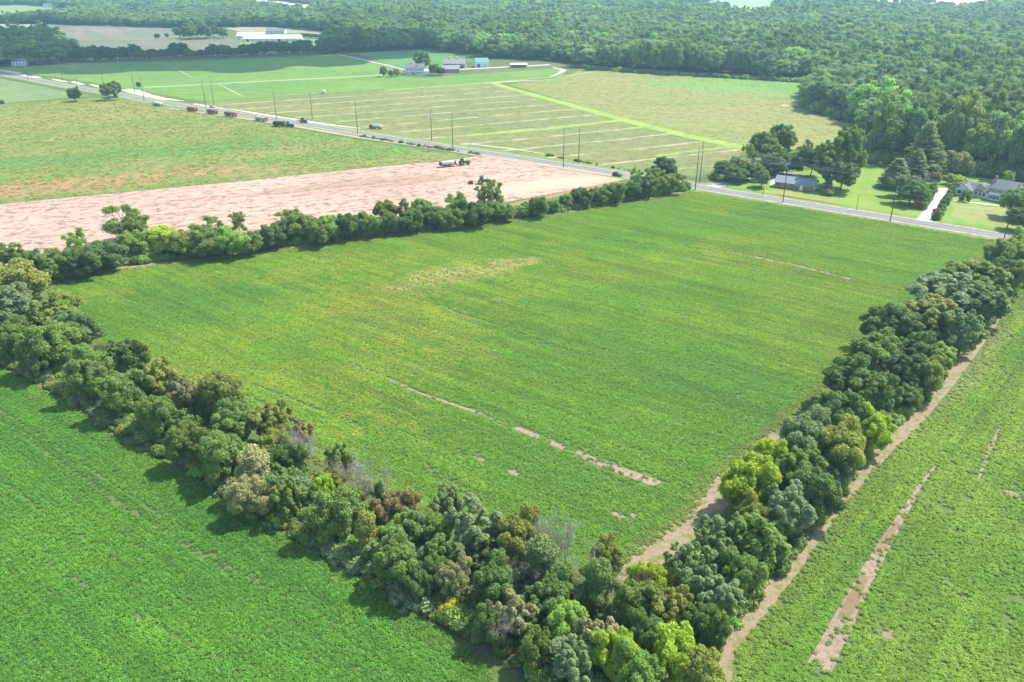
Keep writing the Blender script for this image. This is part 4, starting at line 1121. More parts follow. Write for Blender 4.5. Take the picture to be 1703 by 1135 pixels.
# undergrowth along hedgerows and woods' edge
def under_shape(seed):
    rng = np.random.default_rng(seed)
    B = [(rng.normal() * .7, rng.normal() * .7, rng.uniform(.3, .9), rng.uniform(.35, .7)) for _ in range(9)]
    return crown_mesh('undergrowth', B, 1500, .23, rng, [M_LEAFS], .7, .85, .7)
UND = [under_shape(s) for s in (401, 402, 403)]
def strew(name, lines, label, seed, dens=.5, sc=(.8, 1.7), cols='gdolb'):
    rng = np.random.default_rng(seed)
    X, Y = [], []
    for P, o0, o1 in lines:
        W_ = [at(*p) for p in P]
        for i in range(len(W_) - 1):
            d = W_[i + 1] - W_[i]; L = d.length; n = int(L * abs(o1 - o0) * dens)
            t = rng.uniform(0, 1, n); o = rng.uniform(o0, o1, n)
            X.append(W_[i].x + d.x * t - d.y / L * o); Y.append(W_[i].y + d.y * t + d.x / L * o)
    X, Y = np.concatenate(X), np.concatenate(Y); n = len(X)
    s = rng.uniform(*sc, n)
    tint = np.array([PAL[c] for c in cols])[rng.integers(0, len(cols), n)] * rng.uniform(.85, 1.25, (n, 1))
    scatter(name, np.stack([X, Y, np.full(n, -.05)], 1), np.stack([np.zeros(n), np.zeros(n), rng.uniform(0, 6.28, n)], 1), np.stack([s, s, s * rng.uniform(.7, 1.3, n)], 1), rng.integers(0, 3, n), tint, UND, label, 'undergrowth')
LB = [(-40, 580), (100, 646), (220, 722), (340, 783), (460, 860), (544, 916), (670, 984), (760, 1028), (870, 1100), (960, 1180)]
RB = [(1180, 1110), (1203, 1048), (1256, 992), (1318, 935), (1354, 872), (1402, 812), (1438, 764), (1477, 720), (1534, 664), (1582, 602), (1633, 554), (1667, 517), (1712, 440)]
MBL = [(-40, 464), (60, 457), (400, 415), (700, 380), (960, 346), (1139, 315)]
strew('undergrowth', [(LB, -.9, 11)], 'brush and vines filling the foot of the left hedgerow', 1, .55)
strew('undergrowth', [(RB, .3, 8)], 'brush filling the foot of the right hedgerow', 2, .55)
strew('undergrowth', [(MBL, -1.2, 5)], 'brush filling the foot of the middle hedgerow', 3, 1.0, (.8, 1.8), 'gdlol')
strew('undergrowth', [([(1190, 300), (1215, 297), (1250, 287), (1300, 274), (1345, 255)], -3, 4), ([(1336, 176), (1372, 190), (1432, 206), (1446, 240)], -2, 6), ([(962, 113), (1000, 117), (1070, 122), (1160, 127), (1260, 133), (1330, 137)], -2, 4)], 'brush along the foot of the woods and the clump by the brick house', 4, .35, (1, 2.2), 'gldlo')
strew('undergrowth', [([(1436, 215), (1446, 245), (1452, 272), (1500, 279), (1560, 284), (1600, 287), (1703, 304)], -1, 9), ([(1336, 176), (1372, 190), (1432, 206)], 0, 6)], 'tall brush under the front rank of the woods behind the lawn', 6, .16, (2.2, 4.2), 'gvdlb')
strew('undergrowth', [([(600, 227), (700, 243), (800, 257.5)], -1.2, .6), ([(900, 262), (1000, 281), (1040, 288)], 5, 6)], 'weeds along the road verge', 5, .5, (.4, .9), 'gol')

# ------------------------------------------------------------------ buildings
M_WHITE = flat('white_siding', (.72, .73, .72), .6, .3, .05, 1)
M_BRICK = flat('red_brick', (.30, .17, .12), .85, .2, .25, 4)
M_GREYW = flat('weathered_grey_boards', (.27, .24, .22), .9, .1, .25, 2)
M_ROOF = flat('grey_shingles', (.17, .18, .20), .85, .2, .2, 2)
M_ROOFB = flat('blue_grey_shingles', (.20, .23, .26), .8, .3, .18, 2)
M_ROOFW = flat('white_metal_roof', (.66, .66, .69), .5, .4, .06, .5)
M_ROOFD = flat('greyish_barn_roof', (.30, .28, .28), .85, .2, .2, 1)
M_TEAL = flat('teal_metal_roof', (.11, .31, .27), .5, .4, .06, 1)
M_DOOR = flat('dark_door', (.05, .06, .06), .5)
M_SHUT = flat('dark_shutter', (.03, .05, .045), .6)
M_TRIM = flat('white_trim', (.78, .78, .76), .5, .4, .03)
M_FOUND = flat('concrete_base', (.38, .37, .35), .9)
g_ = NB('window_glass', .08); g_.color((.04, .055, .07)); g_.b.inputs['Specular IOR Level'].default_value = .8; M_GLASS = g_.m

def building(name, label, cat, u, v, rz, L, D, wall, rise, mw, mr, wins=(), doors=(), over=.4, chim=(), group=None, cupola=(), hip=False, base=True):
    """front left corner of the base at photo pixel (u, v); front runs along local x, the house goes back along +y"""
    p = at(u, v)
    root = empty(name, p, R(rz), label, cat, group)
    b = MB()
    b.prism_x([(0, -.2), (D, -.2), (D, wall), (D / 2, wall + rise * .98), (0, wall)] if not hip else [(0, -.2), (D, -.2), (D, wall), (0, wall)], 0, L)
    b.build('wall', mw, root)
    rf = MB(); t = .16
    k = rise / (D / 2)
    if hip:
        h = D / 2
        V = [(-over, -over, wall), (L + over, -over, wall), (L + over, D + over, wall), (-over, D + over, wall), (h, D / 2, wall + rise), (L - h, D / 2, wall + rise)]
        rf.add(V, [(0, 1, 5, 4), (1, 2, 5), (2, 3, 4, 5), (3, 0, 4), (3, 2, 1, 0)])
    else:
        for sgn in (0, 1):
            y0, y1 = (-over, D / 2) if sgn == 0 else (D + over, D / 2)
            z0, z1 = wall - over * k + .03, wall + rise + .03
            prof = [(y0, z0), (y1, z1), (y1, z1 + t), (y0, z0 + t)]
            if sgn: prof = prof[::-1]
            rf.prism_x(prof, -over, L + over)
    r = rf.build('roof', mr, root)
    for cx, cy_, ch in chim:
        MB().box((cx, cy_, wall + ch / 2 + rise * .4), (.8, .8, ch)).build('chimney', M_BRICK, r)
    for cx in cupola:
        m = MB().box((cx, D / 2, wall + rise + .6), (1, 1, 1.2)); m.box((cx, D / 2, wall + rise + 1.4), (1.3, 1.3, .5), taper=.2); m.build('cupola', M_ROOFW, r)
    for x, z, w_, h_, sh in wins:
        fr = MB()
        for dx, dz, ww, hh in ((0, h_ / 2, w_ + .16, .08), (0, -h_ / 2, w_ + .24, .1), (-w_ / 2, 0, .08, h_), (w_ / 2, 0, .08, h_), (0, 0, w_, .05), (0, 0, .05, h_)):
            fr.box((x + dx, -.035, z + dz), (ww, .09, hh))
        f = fr.build('window', M_TRIM, root)
        MB().box((x, -.012, z), (w_, .05, h_)).build('pane', M_GLASS, f)
        if sh:
            for q in (-1, 1): MB().box((x + q * (w_ / 2 + .27), -.03, z), (.38, .06, h_ + .1)).build('shutter', M_SHUT, f)
    for x, w_, h_, m in doors:
        d = MB().box((x, -.03, h_ / 2), (w_, .08, h_)).build('door', m, root)
        MB().box((x + w_ * .38, -.1, h_ * .48), (.08, .08, .08)).build('handle', M_TRIM, d)
        tr = MB()
        for dx in (-1, 1): tr.box((x + dx * (w_ / 2 + .06), -.03, h_ / 2), (.12, .1, h_))
        tr.box((x, -.03, h_ + .06), (w_ + .24, .1, .12)); tr.build('door_frame', M_TRIM, d)
    return root
# two-storey white house
a_, b_ = at(1641.6, 332.3), at(1686, 340.5)
rz_h = math.degrees(math.atan2(b_.y - a_.y, b_.x - a_.x)); LH = (b_ - a_).length
WH = building('white_house', 'two-storey white house with dark shutters and grey roof at the end of the white driveway', 'house', 1641.6, 332.3, rz_h, LH, 8.2, 5.4, 2.8, M_WHITE, M_ROOF,
    wins=[(x * LH, 4.1, .9, 1.35, True) for x in (.1, .3, .5, .7, .9)] + [(x * LH, 1.5, 1.0, 1.5, True) for x in (.12, .32, .74, .92)], doors=[(.53 * LH, 1.1, 2.1, M_DOOR)], chim=[(.5, 3.2, 3.2)])
wg = MB(); wg.prism_x([(1.0, -.2), (7.4, -.2), (7.4, 2.8), (4.2, 4.9), (1.0, 2.8)], -12.0, -.02); wg.build('side_wing', M_WHITE, WH)
wr = MB(); wr.prism_x([(.6, 2.58), (4.2, 4.96), (4.2, 5.12), (.6, 2.74)], -12.3, -.03); wr.prism_x([(7.8, 2.74), (4.2, 5.12), (4.2, 4.96), (7.8, 2.58)], -12.3, -.03)
wing_roof = wr.build('wing_roof', M_ROOF, WH)
gg = MB(); gg.prism([(-12.6, -.2), (-6.6, -.2), (-6.6, 2.7), (-9.6, 4.7), (-12.6, 2.7)], -1.2, 3.9); gar = gg.build('garage', M_WHITE, WH)
gr = MB(); gr.prism([(-13.0, 2.5), (-9.6, 4.78), (-9.6, 4.94), (-13.0, 2.66)], -1.6, 4.3); gr.prism([(-6.2, 2.66), (-9.6, 4.94), (-9.6, 4.78), (-6.2, 2.5)], -1.6, 4.3); gr.build('roof', M_ROOF, gar)
dm = MB(); dm.prism([(-5.4, 3.2), (-2.8, 3.2), (-2.8, 4.6), (-4.1, 5.8), (-5.4, 4.6)], 1.2, 4.3); dorm = dm.build('dormer', flat('tan_siding', (.42, .34, .28)), WH)
dr = MB(); dr.prism([(-5.7, 4.42), (-4.1, 5.86), (-4.1, 5.98), (-5.7, 4.54)], 1.0, 4.4); dr.prism([(-2.5, 4.54), (-4.1, 5.98), (-4.1, 5.86), (-2.5, 4.42)], 1.0, 4.4); dr.build('roof', M_ROOF, dorm)
for x in (-11.2, -8.0): MB().box((x, -1.22, 1.5), (1.5, .1, 1.3)).build('pane', M_GLASS, gar)
for x in (-5.2, -3.6, -2.0): 
    f = MB().box((x, .97, 1.55), (1.1, .08, 1.5)).build('window', M_TRIM, WH); MB().box((x, .93, 1.55), (.9, .06, 1.3)).build('pane', M_GLASS, f)
# brick ranch house
a_, b_ = at(1288, 311.8), at(1351.6, 320)
rz_r = math.degrees(math.atan2(b_.y - a_.y, b_.x - a_.x)); LR = (b_ - a_).length
RH = building('brick_house', 'low brick ranch house with blue-grey roof beside the big trees', 'house', 1288, 311.8, rz_r, LR, 8.4, 2.7, 1.9, M_BRICK, M_ROOFB,
    wins=[(x * LR, 1.5, 1.2, 1.2, False) for x in (.2, .37)] + [(.55 * LR, 1.4, 1.6, 1.4, False), (.83 * LR, 1.45, 2.4, 1.4, False)], doors=[(.69 * LR, 1.0, 2.1, M_TRIM)], over=.6, chim=[(LR * .5, 5, 1.6)])
for x in (-.03, LR + .03): MB().prism_x([(.1, .02), (8.3, .02), (8.3, 2.6), (4.2, 4.3), (.1, 2.6)], x - .03, x + .03).build('gable_siding', M_WHITE, RH)
# farm
building('farmhouse', 'white farmhouse with grey roof and front gable among small trees', 'house', 675, 124.5, 6, 17, 9, 5.6, 3.2, M_WHITE, M_ROOF,
    wins=[(x, z, 1, 1.4, False) for x in (2, 5, 14.5) for z in (1.6, 4.3)], doors=[(7, 1.1, 2.1, M_DOOR)], chim=[(5, 4.5, 3)])
p = at(675, 124.5)
fg = MB(); fg.prism([(9, -.2), (14, -.2), (14, 5.6), (11.5, 8.6), (9, 5.6)], -2.5, 4.4)
FH = [o for o in SC.objects if o.name == 'farmhouse'][0]
q = fg.build('front_gable', M_WHITE, FH)
fr_ = MB(); fr_.prism([(8.6, 5.3), (11.5, 8.75), (11.5, 8.9), (8.6, 5.45)], -2.9, 4.5); fr_.prism([(14.4, 5.45), (11.5, 8.9), (11.5, 8.75), (14.4, 5.3)], -2.9, 4.5); fr_.build('roof', M_ROOF, q)
for x in (10.4, 12.6):
    for z in (1.6, 4.3): MB().box((x, -2.52, z), (.9, .08, 1.4)).build('pane', M_GLASS, q)
an = MB(); an.prism_x([(0, -.2), (6, -.2), (6, 2.8), (3, 4.2), (0, 2.8)], 17.02, 24); an.build('rear_wing', M_WHITE, FH)
building('barn', 'longer grey barn with two white roof vents behind the low grey barn', 'barn', 737, 114, -6, 21, 11, 4.4, 4.2, M_GREYW, M_ROOFD, wins=[(4, 2, 1, 1.2, False), (17, 2, 1, 1.2, False)], doors=[(18.8, 2.4, 2.8, M_DOOR)], cupola=(6, 13))
building('barn', 'low grey barn in front of the barn with two white roof vents', 'barn', 735, 121.8, 4, 16, 9, 3.4, 2.8, M_GREYW, M_ROOFD, wins=[(x, 1.8, 1, 1.1, False) for x in (2.5, 5, 7.5, 10, 12.5)])
TB = building('barn', 'white barn with a teal metal roof', 'barn', 791, 112.5, 12, 13, 10, 4.6, 3.4, M_WHITE, M_TEAL, doors=[(3, 2.6, 3, M_DOOR)], wins=[(9, 2.2, 1, 1, False)], over=.3)
os_ = empty('open_shed', at(849, 113), R(3), 'low open-sided shed with a white metal roof at the edge of the farmyard', 'shed')
MB().prism_x([(-.4, 2.6), (3.5, 3.8), (7.4, 2.6), (7.4, 2.75), (3.5, 3.95), (-.4, 2.75)][::-1], -.4, 16.4).build('roof', M_ROOFW, os_)
for x in (0, 4, 8, 12, 16):
    for y in (.1, 6.9): MB().box((x, y, 1.25), (.2, .2, 2.7)).build('post', M_GREYW, os_)
MB().box((8, 6.6, 1.2), (15.6, .12, 2.2)).build('wall', M_GREYW, os_)
building('poultry_barn', 'long white barn nearest the tree belt', 'barn', 404.5, 69.5, 2, 74, 16, 3.6, 4.0, M_WHITE, M_ROOFW, doors=[(6, 3, 3, M_DOOR), (46, 3, 3, M_DOOR)], wins=[(x, 1.8, 1.6, .9, False) for x in range(12, 72, 9)])
building('poultry_barn', 'second white barn partly hidden behind the long white barn', 'barn', 394, 64.5, 2, 36, 14, 3.6, 3.6, M_WHITE, M_ROOFW)
building('poultry_barn', 'far barn with a dark roof behind the long white barns', 'barn', 443, 56.5, 2, 26, 14, 3.4, 3.2, M_WHITE, M_ROOF)
for i, (u, v, L, lab, m) in enumerate([(20, 110, 13, 'small white building among trees at the left edge', M_WHITE), (72, 13, 22, 'large white house on the far lawn at the top left', M_WHITE), (86, 10, 16, 'grey-roofed house beside the large white house at the top left', M_GREYW),
        (200, 21, 16, 'white house in a small clearing at the top left', M_WHITE), (1192, 20.5, 16, 'white house by trees in the far green field at the top', M_WHITE), (1206, 22.5, 12, 'small white shed at the far farmstead at the top', M_WHITE), (425, 5, 40, 'long pale building on the far field at the top', M_WHITE), (55, 76, 13, 'house half hidden in trees at the left', M_BRICK)]):
    building('house' if i not in (5, 6) else 'farm_shed', lab, 'house' if i not in (5, 6) else 'shed', u, v, 10 - i * 7, L, 9, 5 if i not in (5, 6) else 3.5, 3.2, m, M_ROOF if i not in (5, 6) else M_ROOFW, wins=[(x, z, 1.3, 1.5, False) for x in np.linspace(2, L - 2, 4) for z in ((1.7, 4) if i not in (5, 6) else (1.7,))])

# ------------------------------------------------------------------ utility poles and wires
M_POLE = flat('pole_wood', (.14, .115, .095), .9, .1, .25, 1)
M_ARM = flat('crossarm_wood', (.30, .27, .23), .9, .1, .2, 2)
M_INS = flat('porcelain', (.62, .63, .64), .4, .5)
M_WIRE = flat('wire', (.33, .34, .35), .5, .4)
SP = [(-70, 116, 20), (47, 134, 19.5), (130, 149, 19.5), (240, 168.5, 19.5), (343, 181.5, 19.5), (460, 198.5, 19), (595, 222.5, 19), (753, 247, 19), (937, 278.5, 19), (1156, 316, 18.5), (1301.5, 338, 18.8), (1480, 368.5, 21), (1670, 396.5, 20), (1905, 436, 20)]
NP = [(-5, 121, 17), (105, 135.5, 17.5), (173, 146, 17.5), (225, 157, 17.5), (356, 176, 17.5), (519.5, 198.5, 17.2), (718, 234, 17.5), (962, 272, 17.5), (1163.6, 304, 18.5)]
def pole(h, arm, kind):
    root = empty('utility_pole')
    MB().tube([(0, 0, -.5), (0, 0, h * .5), (0, 0, h)], [.21, .17, .12], 10).build('shaft', M_POLE, root, True)
    if kind == 's':
        for z, w_ in ((h - arm, 2.9), ):
            a = MB().box((0, .16, z), (w_ * 2, .12, .16)); a.tube([(-1.4, .2, z), (0, .2, z - .9)], .03, 5); a.tube([(1.4, .2, z), (0, .2, z - .9)], .03, 5)
            ar = a.build('crossarm', M_ARM, root)
            for x in (-w_ * .94, 0 - .6, w_ * .94): MB().tube([(x, .16, z + .08), (x, .16, z + .22), (x, .16, z + .42)], [.07, .11, .05], 8).build('insulator', M_INS, ar)
        MB().tube([(0, 0, h), (0, 0, h + .15), (0, 0, h + .35)], [.05, .1, .04], 8).build('insulator', M_INS, root)
        br = MB().box((.5, 0, h * .54), (1.0, .1, .12)).build('bracket', M_ARM, root)
        MB().tube([(.75, 0, h * .54 - .05), (.75, 0, h * .54 + .75)], .22, 10).build('transformer', M_INS, br)
    else:
        MB().tube([(0, 0, h), (0, 0, h + .15), (0, 0, h + .35)], [.05, .1, .04], 8).build('insulator', M_INS, root)
        b = MB().box((0, .12, h * .9), (.8, .1, .1)); b.build('bracket', M_ARM, root)
    return root
def order_label(i, n, side): return 'tall wooden pole %s, %s from the right end of its line' % (side, ordinal(n - i))
rdir = R(HL)
for L_, kd, side in ((SP, 's', 'with crossarm on the near side of the road'), (NP, 'n', 'without crossarm beyond the road')):
    pts = [at(u, v) for u, v, h in L_]
    vis = [i for i, (u, v, h) in enumerate(L_) if -5 < u < 1703]
    for i in vis:
        d = pts[min(i + 1, len(pts) - 1)] - pts[max(i - 1, 0)]
        rr = pole(L_[i][2], 3.6 if L_[i][0] > 1400 else 2.6, kd)
        rr.location = pts[i]; rr.rotation_euler = (RNG.uniform(-.008, .008), RNG.uniform(-.01, .01), math.atan2(d.y, d.x) + R(90))
        tag(rr, 'wooden utility pole %s, %s from the right' % (side, ordinal(len(vis) - vis.index(i))), 'utility pole', 'utility poles ' + ('on the near side of the road' if kd == 's' else 'beyond the road'))
    # wires
    lines = ((-2.7, 's', 'outer'), (-.6, 's', 'middle'), (2.7, 's', 'far'), (0, 't', 'top'), (.2, 'm', 'lower'), (-.25, 'm2', 'lowest')) if kd == 's' else ((0, 't', 'top'), (.4, 'm3', 'lower'))
    for off, w_, nm in lines:
        mb = MB()
        P3 = []
        for i, p in enumerate(pts):
            d = (pts[min(i + 1, len(pts) - 1)] - pts[max(i - 1, 0)]).normalized(); nx, ny = -d.y, d.x
            h = L_[i][2]; arm = 3.6 if L_[i][0] > 1400 else 2.6
            z = {'s': h - arm + .45, 't': h + .38, 'm': h * .54 + .3, 'm2': h * .46, 'm3': h * .9 + .1}[w_]
            P3.append(Vector((p.x + nx * off, p.y + ny * off, z)))
        for i in range(len(P3) - 1):
            a, b = P3[i], P3[i + 1]; L = (b - a).length; K = 10; sag = L * .014
            mb.tube([a.lerp(b, k / K) - Vector((0, 0, sag * 4 * (k / K) * (1 - k / K))) for k in range(K + 1)], .034, 4, False)
        tag(mb.build('power_line', M_WIRE), '%s wire strung between the poles %s' % (nm, 'on the near side of the road' if kd == 's' else 'beyond the road'), 'power line')
for u, v, h, lab in ((1268.5, 325, 6, 'short thin pole on the verge in front of the brick house'), (1423.7, 350, 6.5, 'short thin pole on the verge of the open lawn'), (1009, 128, 0, '')):
    if h:
        r_ = empty('marker_pole', at(u, v), 0, lab, 'pole'); MB().tube([(0, 0, -.3), (0, 0, h)], [.11, .08], 8).build('shaft', M_POLE, r_, True); MB().tube([(0, 0, h), (0, 0, h + .12)], [.1, .05], 8).build('cap', M_ARM, r_)

# ------------------------------------------------------------------ vehicles and farm machines (x forward)
M_TYRE = flat('tyre_rubber', (.025, .025, .025), .9, .1)
M_RIMY = flat('yellow_rim', (.55, .42, .05), .5, .4); M_RIMG = flat('grey_rim', (.35, .35, .35), .4, .5)
M_GREEN = flat('green_machine_paint', (.035, .16, .045), .35, .5, .08); M_DGREEN = flat('dark_green_paint', (.03, .07, .035), .5, .4, .1)
M_RED = flat('red_wagon_paint', (.36, .08, .075), .5, .4, .15); M_SILV = flat('bare_metal', (.50, .52, .53), .4, .5, .08, 1, .3)
M_BLK = flat('black_paint', (.018, .018, .022), .25, .6); M_DARKM = flat('dark_machine_steel', (.06, .065, .06), .6, .3, .2)
M_CREAM = flat('off_white_paint', (.62, .60, .55), .5, .4, .1); M_GRAIN = flat('dark_load', (.10, .06, .05), .95, .1, .3, 5)
def wheel(root, x, y, r, wd, rim=M_RIMG):
    t = MB(); t.tube([(x, y - wd / 2, r), (x, y - wd / 2 + wd * .15, r), (x, y + wd / 2 - wd * .15, r), (x, y + wd / 2, r)], [r * .9, r, r, r * .9], 18)
    w_ = t.build('wheel', M_TYRE, root, False)
    MB().tube([(x, y - wd / 2 - .02, r), (x, y + wd / 2 + .02, r)], [r * .55, r * .55], 14).build('rim', rim, w_)
def tractor(loc, rz, label, s=1.0, paint=M_GREEN, rim=M_RIMY):
    root = empty('tractor', loc, R(rz), label, 'tractor'); root.scale = (s, s, s)
    b = MB(); b.bb(.2, 2.9, -.42, .42, .95, 1.75); b.bb(2.9, 3.1, -.36, .36, 1.0, 1.6); b.bb(-.9, .3, -.5, .5, .7, 1.3); b.bb(.3, 2.8, -.3, .3, .6, .96)
    b.build('hood', paint, root)
    c = MB(); c.bb(-1.1, .25, -.72, .72, 1.3, 1.75); cab = c.build('cab', paint, root)
    MB().box((-.43, 0, 2.22), (1.28, 1.36, .92), taper=.94).build('window', M_GLASS, cab)
    MB().box((-.43, 0, 2.78), (1.5, 1.5, .2)).build('cab_roof', paint, cab)
    f = MB()
    for y in (-1, 1): f.prism([(-1.5, 1.5), (-.9, 1.85), (-.1, 1.85), (.25, 1.45), (.25, 1.38), (-.1, 1.76), (-.9, 1.76), (-1.5, 1.42)][::-1], y * .98 - .3, y * .98 + .3)
    f.build('fender', paint, root)
    MB().tube([(1.6, .3, 1.7), (1.6, .3, 2.6)], .06, 8).build('exhaust', M_DARKM, root)
    for y in (-1, 1):
        wheel(root, -.65, y * 1.0, .92, .55, rim); wheel(root, 2.2, y * .85, .62, .42, rim)
    MB().bb(-2.1, -.9, -.12, .12, .5, .66).build('hitch', M_DARKM, root)
    return root
def wagon(loc, rz, label, paint, L=9.0, front=None, load=M_GRAIN, h=1.35):
    root = empty('farm_trailer', loc, R(rz), label, 'trailer', 'parked trailers along the road')
    b = MB(); z0, z1, w_ = 1.1, 1.1 + h, 1.25
    b.prism_x([(-w_ * .8, z0), (w_ * .8, z0), (w_, z1), (w_ - .08, z1), (w_ * .8 - .08, z0 + .1), (-w_ * .8 + .08, z0 + .1), (-w_ + .08, z1), (-w_, z1)], -L / 2, L / 2)
    b.bb(-L / 2 - .02, -L / 2 + .08, -w_ - .01, w_ + .01, z0 + .3, z1 + .01)
    for k in range(7):
        x = -L / 2 + .5 + k * (L - 1) / 6
        for y in (-1, 1): b.box((x, y * (w_ * .93), (z0 + z1) / 2), (.1, .14, h * .92))
    b.build('bed', paint, root)
    MB().bb(L / 2 - .1, L / 2 + .12, -w_ - .02, w_ + .02, z0 + .25, z1 + .25).build('front_board', front or paint, root)
    MB().box((0, 0, z1 - .35), (L - .4, 2.1, .35), taper=.97).build('load', load, root)
    ch = MB(); ch.bb(-L / 2, L / 2 + .4, -.5, -.36, .8, 1.08); ch.bb(-L / 2, L / 2 + .4, .36, .5, .8, 1.08); ch.bb(L / 2 + .3, L / 2 + 1.8, -.1, .1, .75, .95); ch.build('chassis', M_DARKM, root)
    for x in (-L * .36, -L * .22, L * .34):
        for y in (-1, 1): wheel(root, x, y * 1.02, .5, .34)
    return root
def car(loc, rz, label, paint, kind='suv'):
    root = empty('parked_car', loc, R(rz), label, 'car')
    hb, hr = (1.05, 1.82) if kind == 'suv' else (.85, 1.45)
    b = MB(); b.prism([(-2.3, .35), (2.3, .35), (2.35, .75), (2.2, hb - .08), (1.0, hb), (-2.25, hb), (-2.35, .7)], -.93, .93); b.build('body', paint, root)
    c = MB(); c.prism([(-2.1, hb + .005), (.95, hb + .005), (.2, hr), (-1.9, hr)] if kind == 'suv' else [(-1.7, hb + .005), (1.0, hb + .005), (.2, hr), (-.9, hr)], -.78, .78); c.build('window', M_GLASS, root)
    MB().box((-.85 if kind == 'suv' else -.35, 0, hr + .03), (2.1 if kind == 'suv' else 1.1, 1.5, .08)).build('roof', paint, root)
    for x in (-1.4, 1.45):
        for y in (-1, 1): wheel(root, x, y * .83, .36, .24)
    for y in (-1, 1): MB().box((2.3, y * .65, .72), (.1, .35, .16)).build('headlight', M_INS, root)
    return root
wagon(at(263, 176), HL + 1, 'white trailer, leftmost of the trailers parked in line along the road', M_CREAM, 9, load=M_CREAM)
wagon(at(320, 185.5), HL + 1, 'red trailer, leftmost of the three red ones parked along the road', M_RED, 9)
wagon(at(353.5, 189.5), HL + 1, 'red trailer, middle one of the three red ones along the road', M_RED, 9)
wagon(at(384, 193.8), HL + 1, 'red trailer, rightmost of the three red ones along the road', M_RED, 10.5)
wagon(at(435, 201.3), HL + 1, 'silver trailer with a red front board parked along the road', M_SILV, 10, front=M_RED, load=M_SILV)
wagon(at(464.5, 211), HL + 22, 'dark green wagon hitched behind a dark tractor at the field edge', M_DGREEN, 7, load=M_DGREEN, h=2.0)
tractor(at(480.5, 211.5), HL + 18, 'dark tractor pulling the dark green wagon at the field edge', 1.1, M_DGREEN, M_RIMG)
tractor(at(504.5, 204.5), HL, 'dark tractor driving on the road among the parked trailers', 1.05, M_DGREEN, M_RIMG)
imp = empty('field_implement', at(497.5, 202.7), R(HL), 'dark mounted implement behind the tractor on the road', 'implement')
q_ = MB().box((0, 0, 1.0), (.25, 2.8, .3)); q_.box((.7, 0, .8), (1.5, .2, .2)); q_.build('frame', M_DARKM, imp)
for y in (-1.1, -.4, .4, 1.1): MB().tube([(0, y, .9), (-.3, y, .5), (.1, y, .05)], .06, 6).build('tine', M_DARKM, imp)
car(at(353.5, 179), HL, 'small white car driving on the road between two poles', M_CREAM, 'car')
car(at(1026.5, 293), HL, 'black sport utility car on the road near the tree hedgerow', M_BLK)
car(at(1256, 303), 20, 'grey car half hidden by trees on the grey driveway', M_CREAM, 'car')
# silver tank trailer beyond the road
tk = empty('tank_trailer', at(628, 215), R(HL + 14), 'silver tank trailer with a dark front end in the field beyond the road', 'trailer')
MB().tube([(-3.2, 0, 1.7), (-3.0, 0, 1.7), (2.2, 0, 1.7), (2.4, 0, 1.7)], [.5, .95, .95, .5], 18).build('tank', M_SILV, tk, False)
MB().bb(-3, 3.4, -.5, .5, .75, .95).build('chassis', M_DARKM, tk)
MB().bb(-5.2, -3.6, -1.1, 1.1, .7, 2.2).build('pump_housing', M_DARKM, tk); MB().bb(-5.2, -3, -.2, .2, .75, .95).build('drawbar', M_DARKM, tk)
for x in (-4.5, -2.0, 1.6):
    for y in (-1, 1): wheel(tk, x, y * .95, .5, .32)
wt = empty('water_tank', at(539, 156), R(10), 'white round tank on a frame at the edge of the striped field', 'tank')
MB().tube([(0, 0, .6), (0, 0, .7), (0, 0, 2.3), (0, 0, 2.7)], [1.1, 1.3, 1.3, .5], 16).build('tank', M_CREAM, wt); fr_ = MB()
for x in (-.9, .9):
    for y in (-.9, .9): fr_.box((x, y, .3), (.15, .15, .64))
fr_.build('frame', M_DARKM, wt); MB().box((-2.0, 0, .9), (1.2, 1.4, 1.1)).build('pump', M_SILV, wt)
# tractor with spreader, tractor with harrow
tractor(at(770, 274.5), HM - 6, 'green tractor with yellow rims pulling the white spreader on the bare field', 1.15)
sp = empty('spreader', at(745.5, 277.5), R(HM - 6), 'white spreader wagon with dark wheels behind the green tractor', 'spreader')
MB().prism_x([(-.9, 1.15), (.9, 1.15), (1.35, 2.1), (1.3, 2.6), (-1.3, 2.6), (-1.35, 2.1)], -3.2, 3.0).build('hopper', M_CREAM, sp)
MB().bb(-3.4, 4.6, -.4, .4, .8, 1.12).build('chassis', M_DARKM, sp)
bx_ = MB(); bx_.bb(-4.4, -3.25, -1.4, 1.4, .9, 2.5); bx_.build('spinner_box', M_DARKM, sp)
cr_ = MB(); cr_.bb(3.05, 3.7, -1.3, 1.3, 1.0, 2.7); cr_.build('front_rack', M_DARKM, sp)
for x in (-2.0, -.6, .8):
    for y in (-1, 1): wheel(sp, x, y * 1.25, .62, .45)
tractor(at(803, 306), HM - 34, 'green tractor pulling a disc harrow behind the open hedgerow trees', 1.25)
hw = empty('disc_harrow', at(785.5, 305.5), R(HM - 20), 'dark disc harrow behind the tractor near the middle hedgerow', 'harrow')
h_ = MB(); h_.box((0, 0, .85), (.2, 4.2, .2)); h_.box((-1.4, 0, .85), (.2, 4.2, .2)); h_.box((-.6, -1.6, .85), (1.8, .15, .15)); h_.box((-.6, 1.6, .85), (1.8, .15, .15)); h_.box((1.2, 0, .8), (2.6, .16, .16)); h_.build('frame', M_DARKM, hw)
for x in (0, -1.4):
    for y in np.linspace(-2, 2, 9): MB().tube([(x, y - .03, .36), (x, y + .03, .36)], [.36, .36], 12).build('disc', M_DARKM, hw)
for y in (-1, 1): wheel(hw, -.7, y * .8, .45, .3)

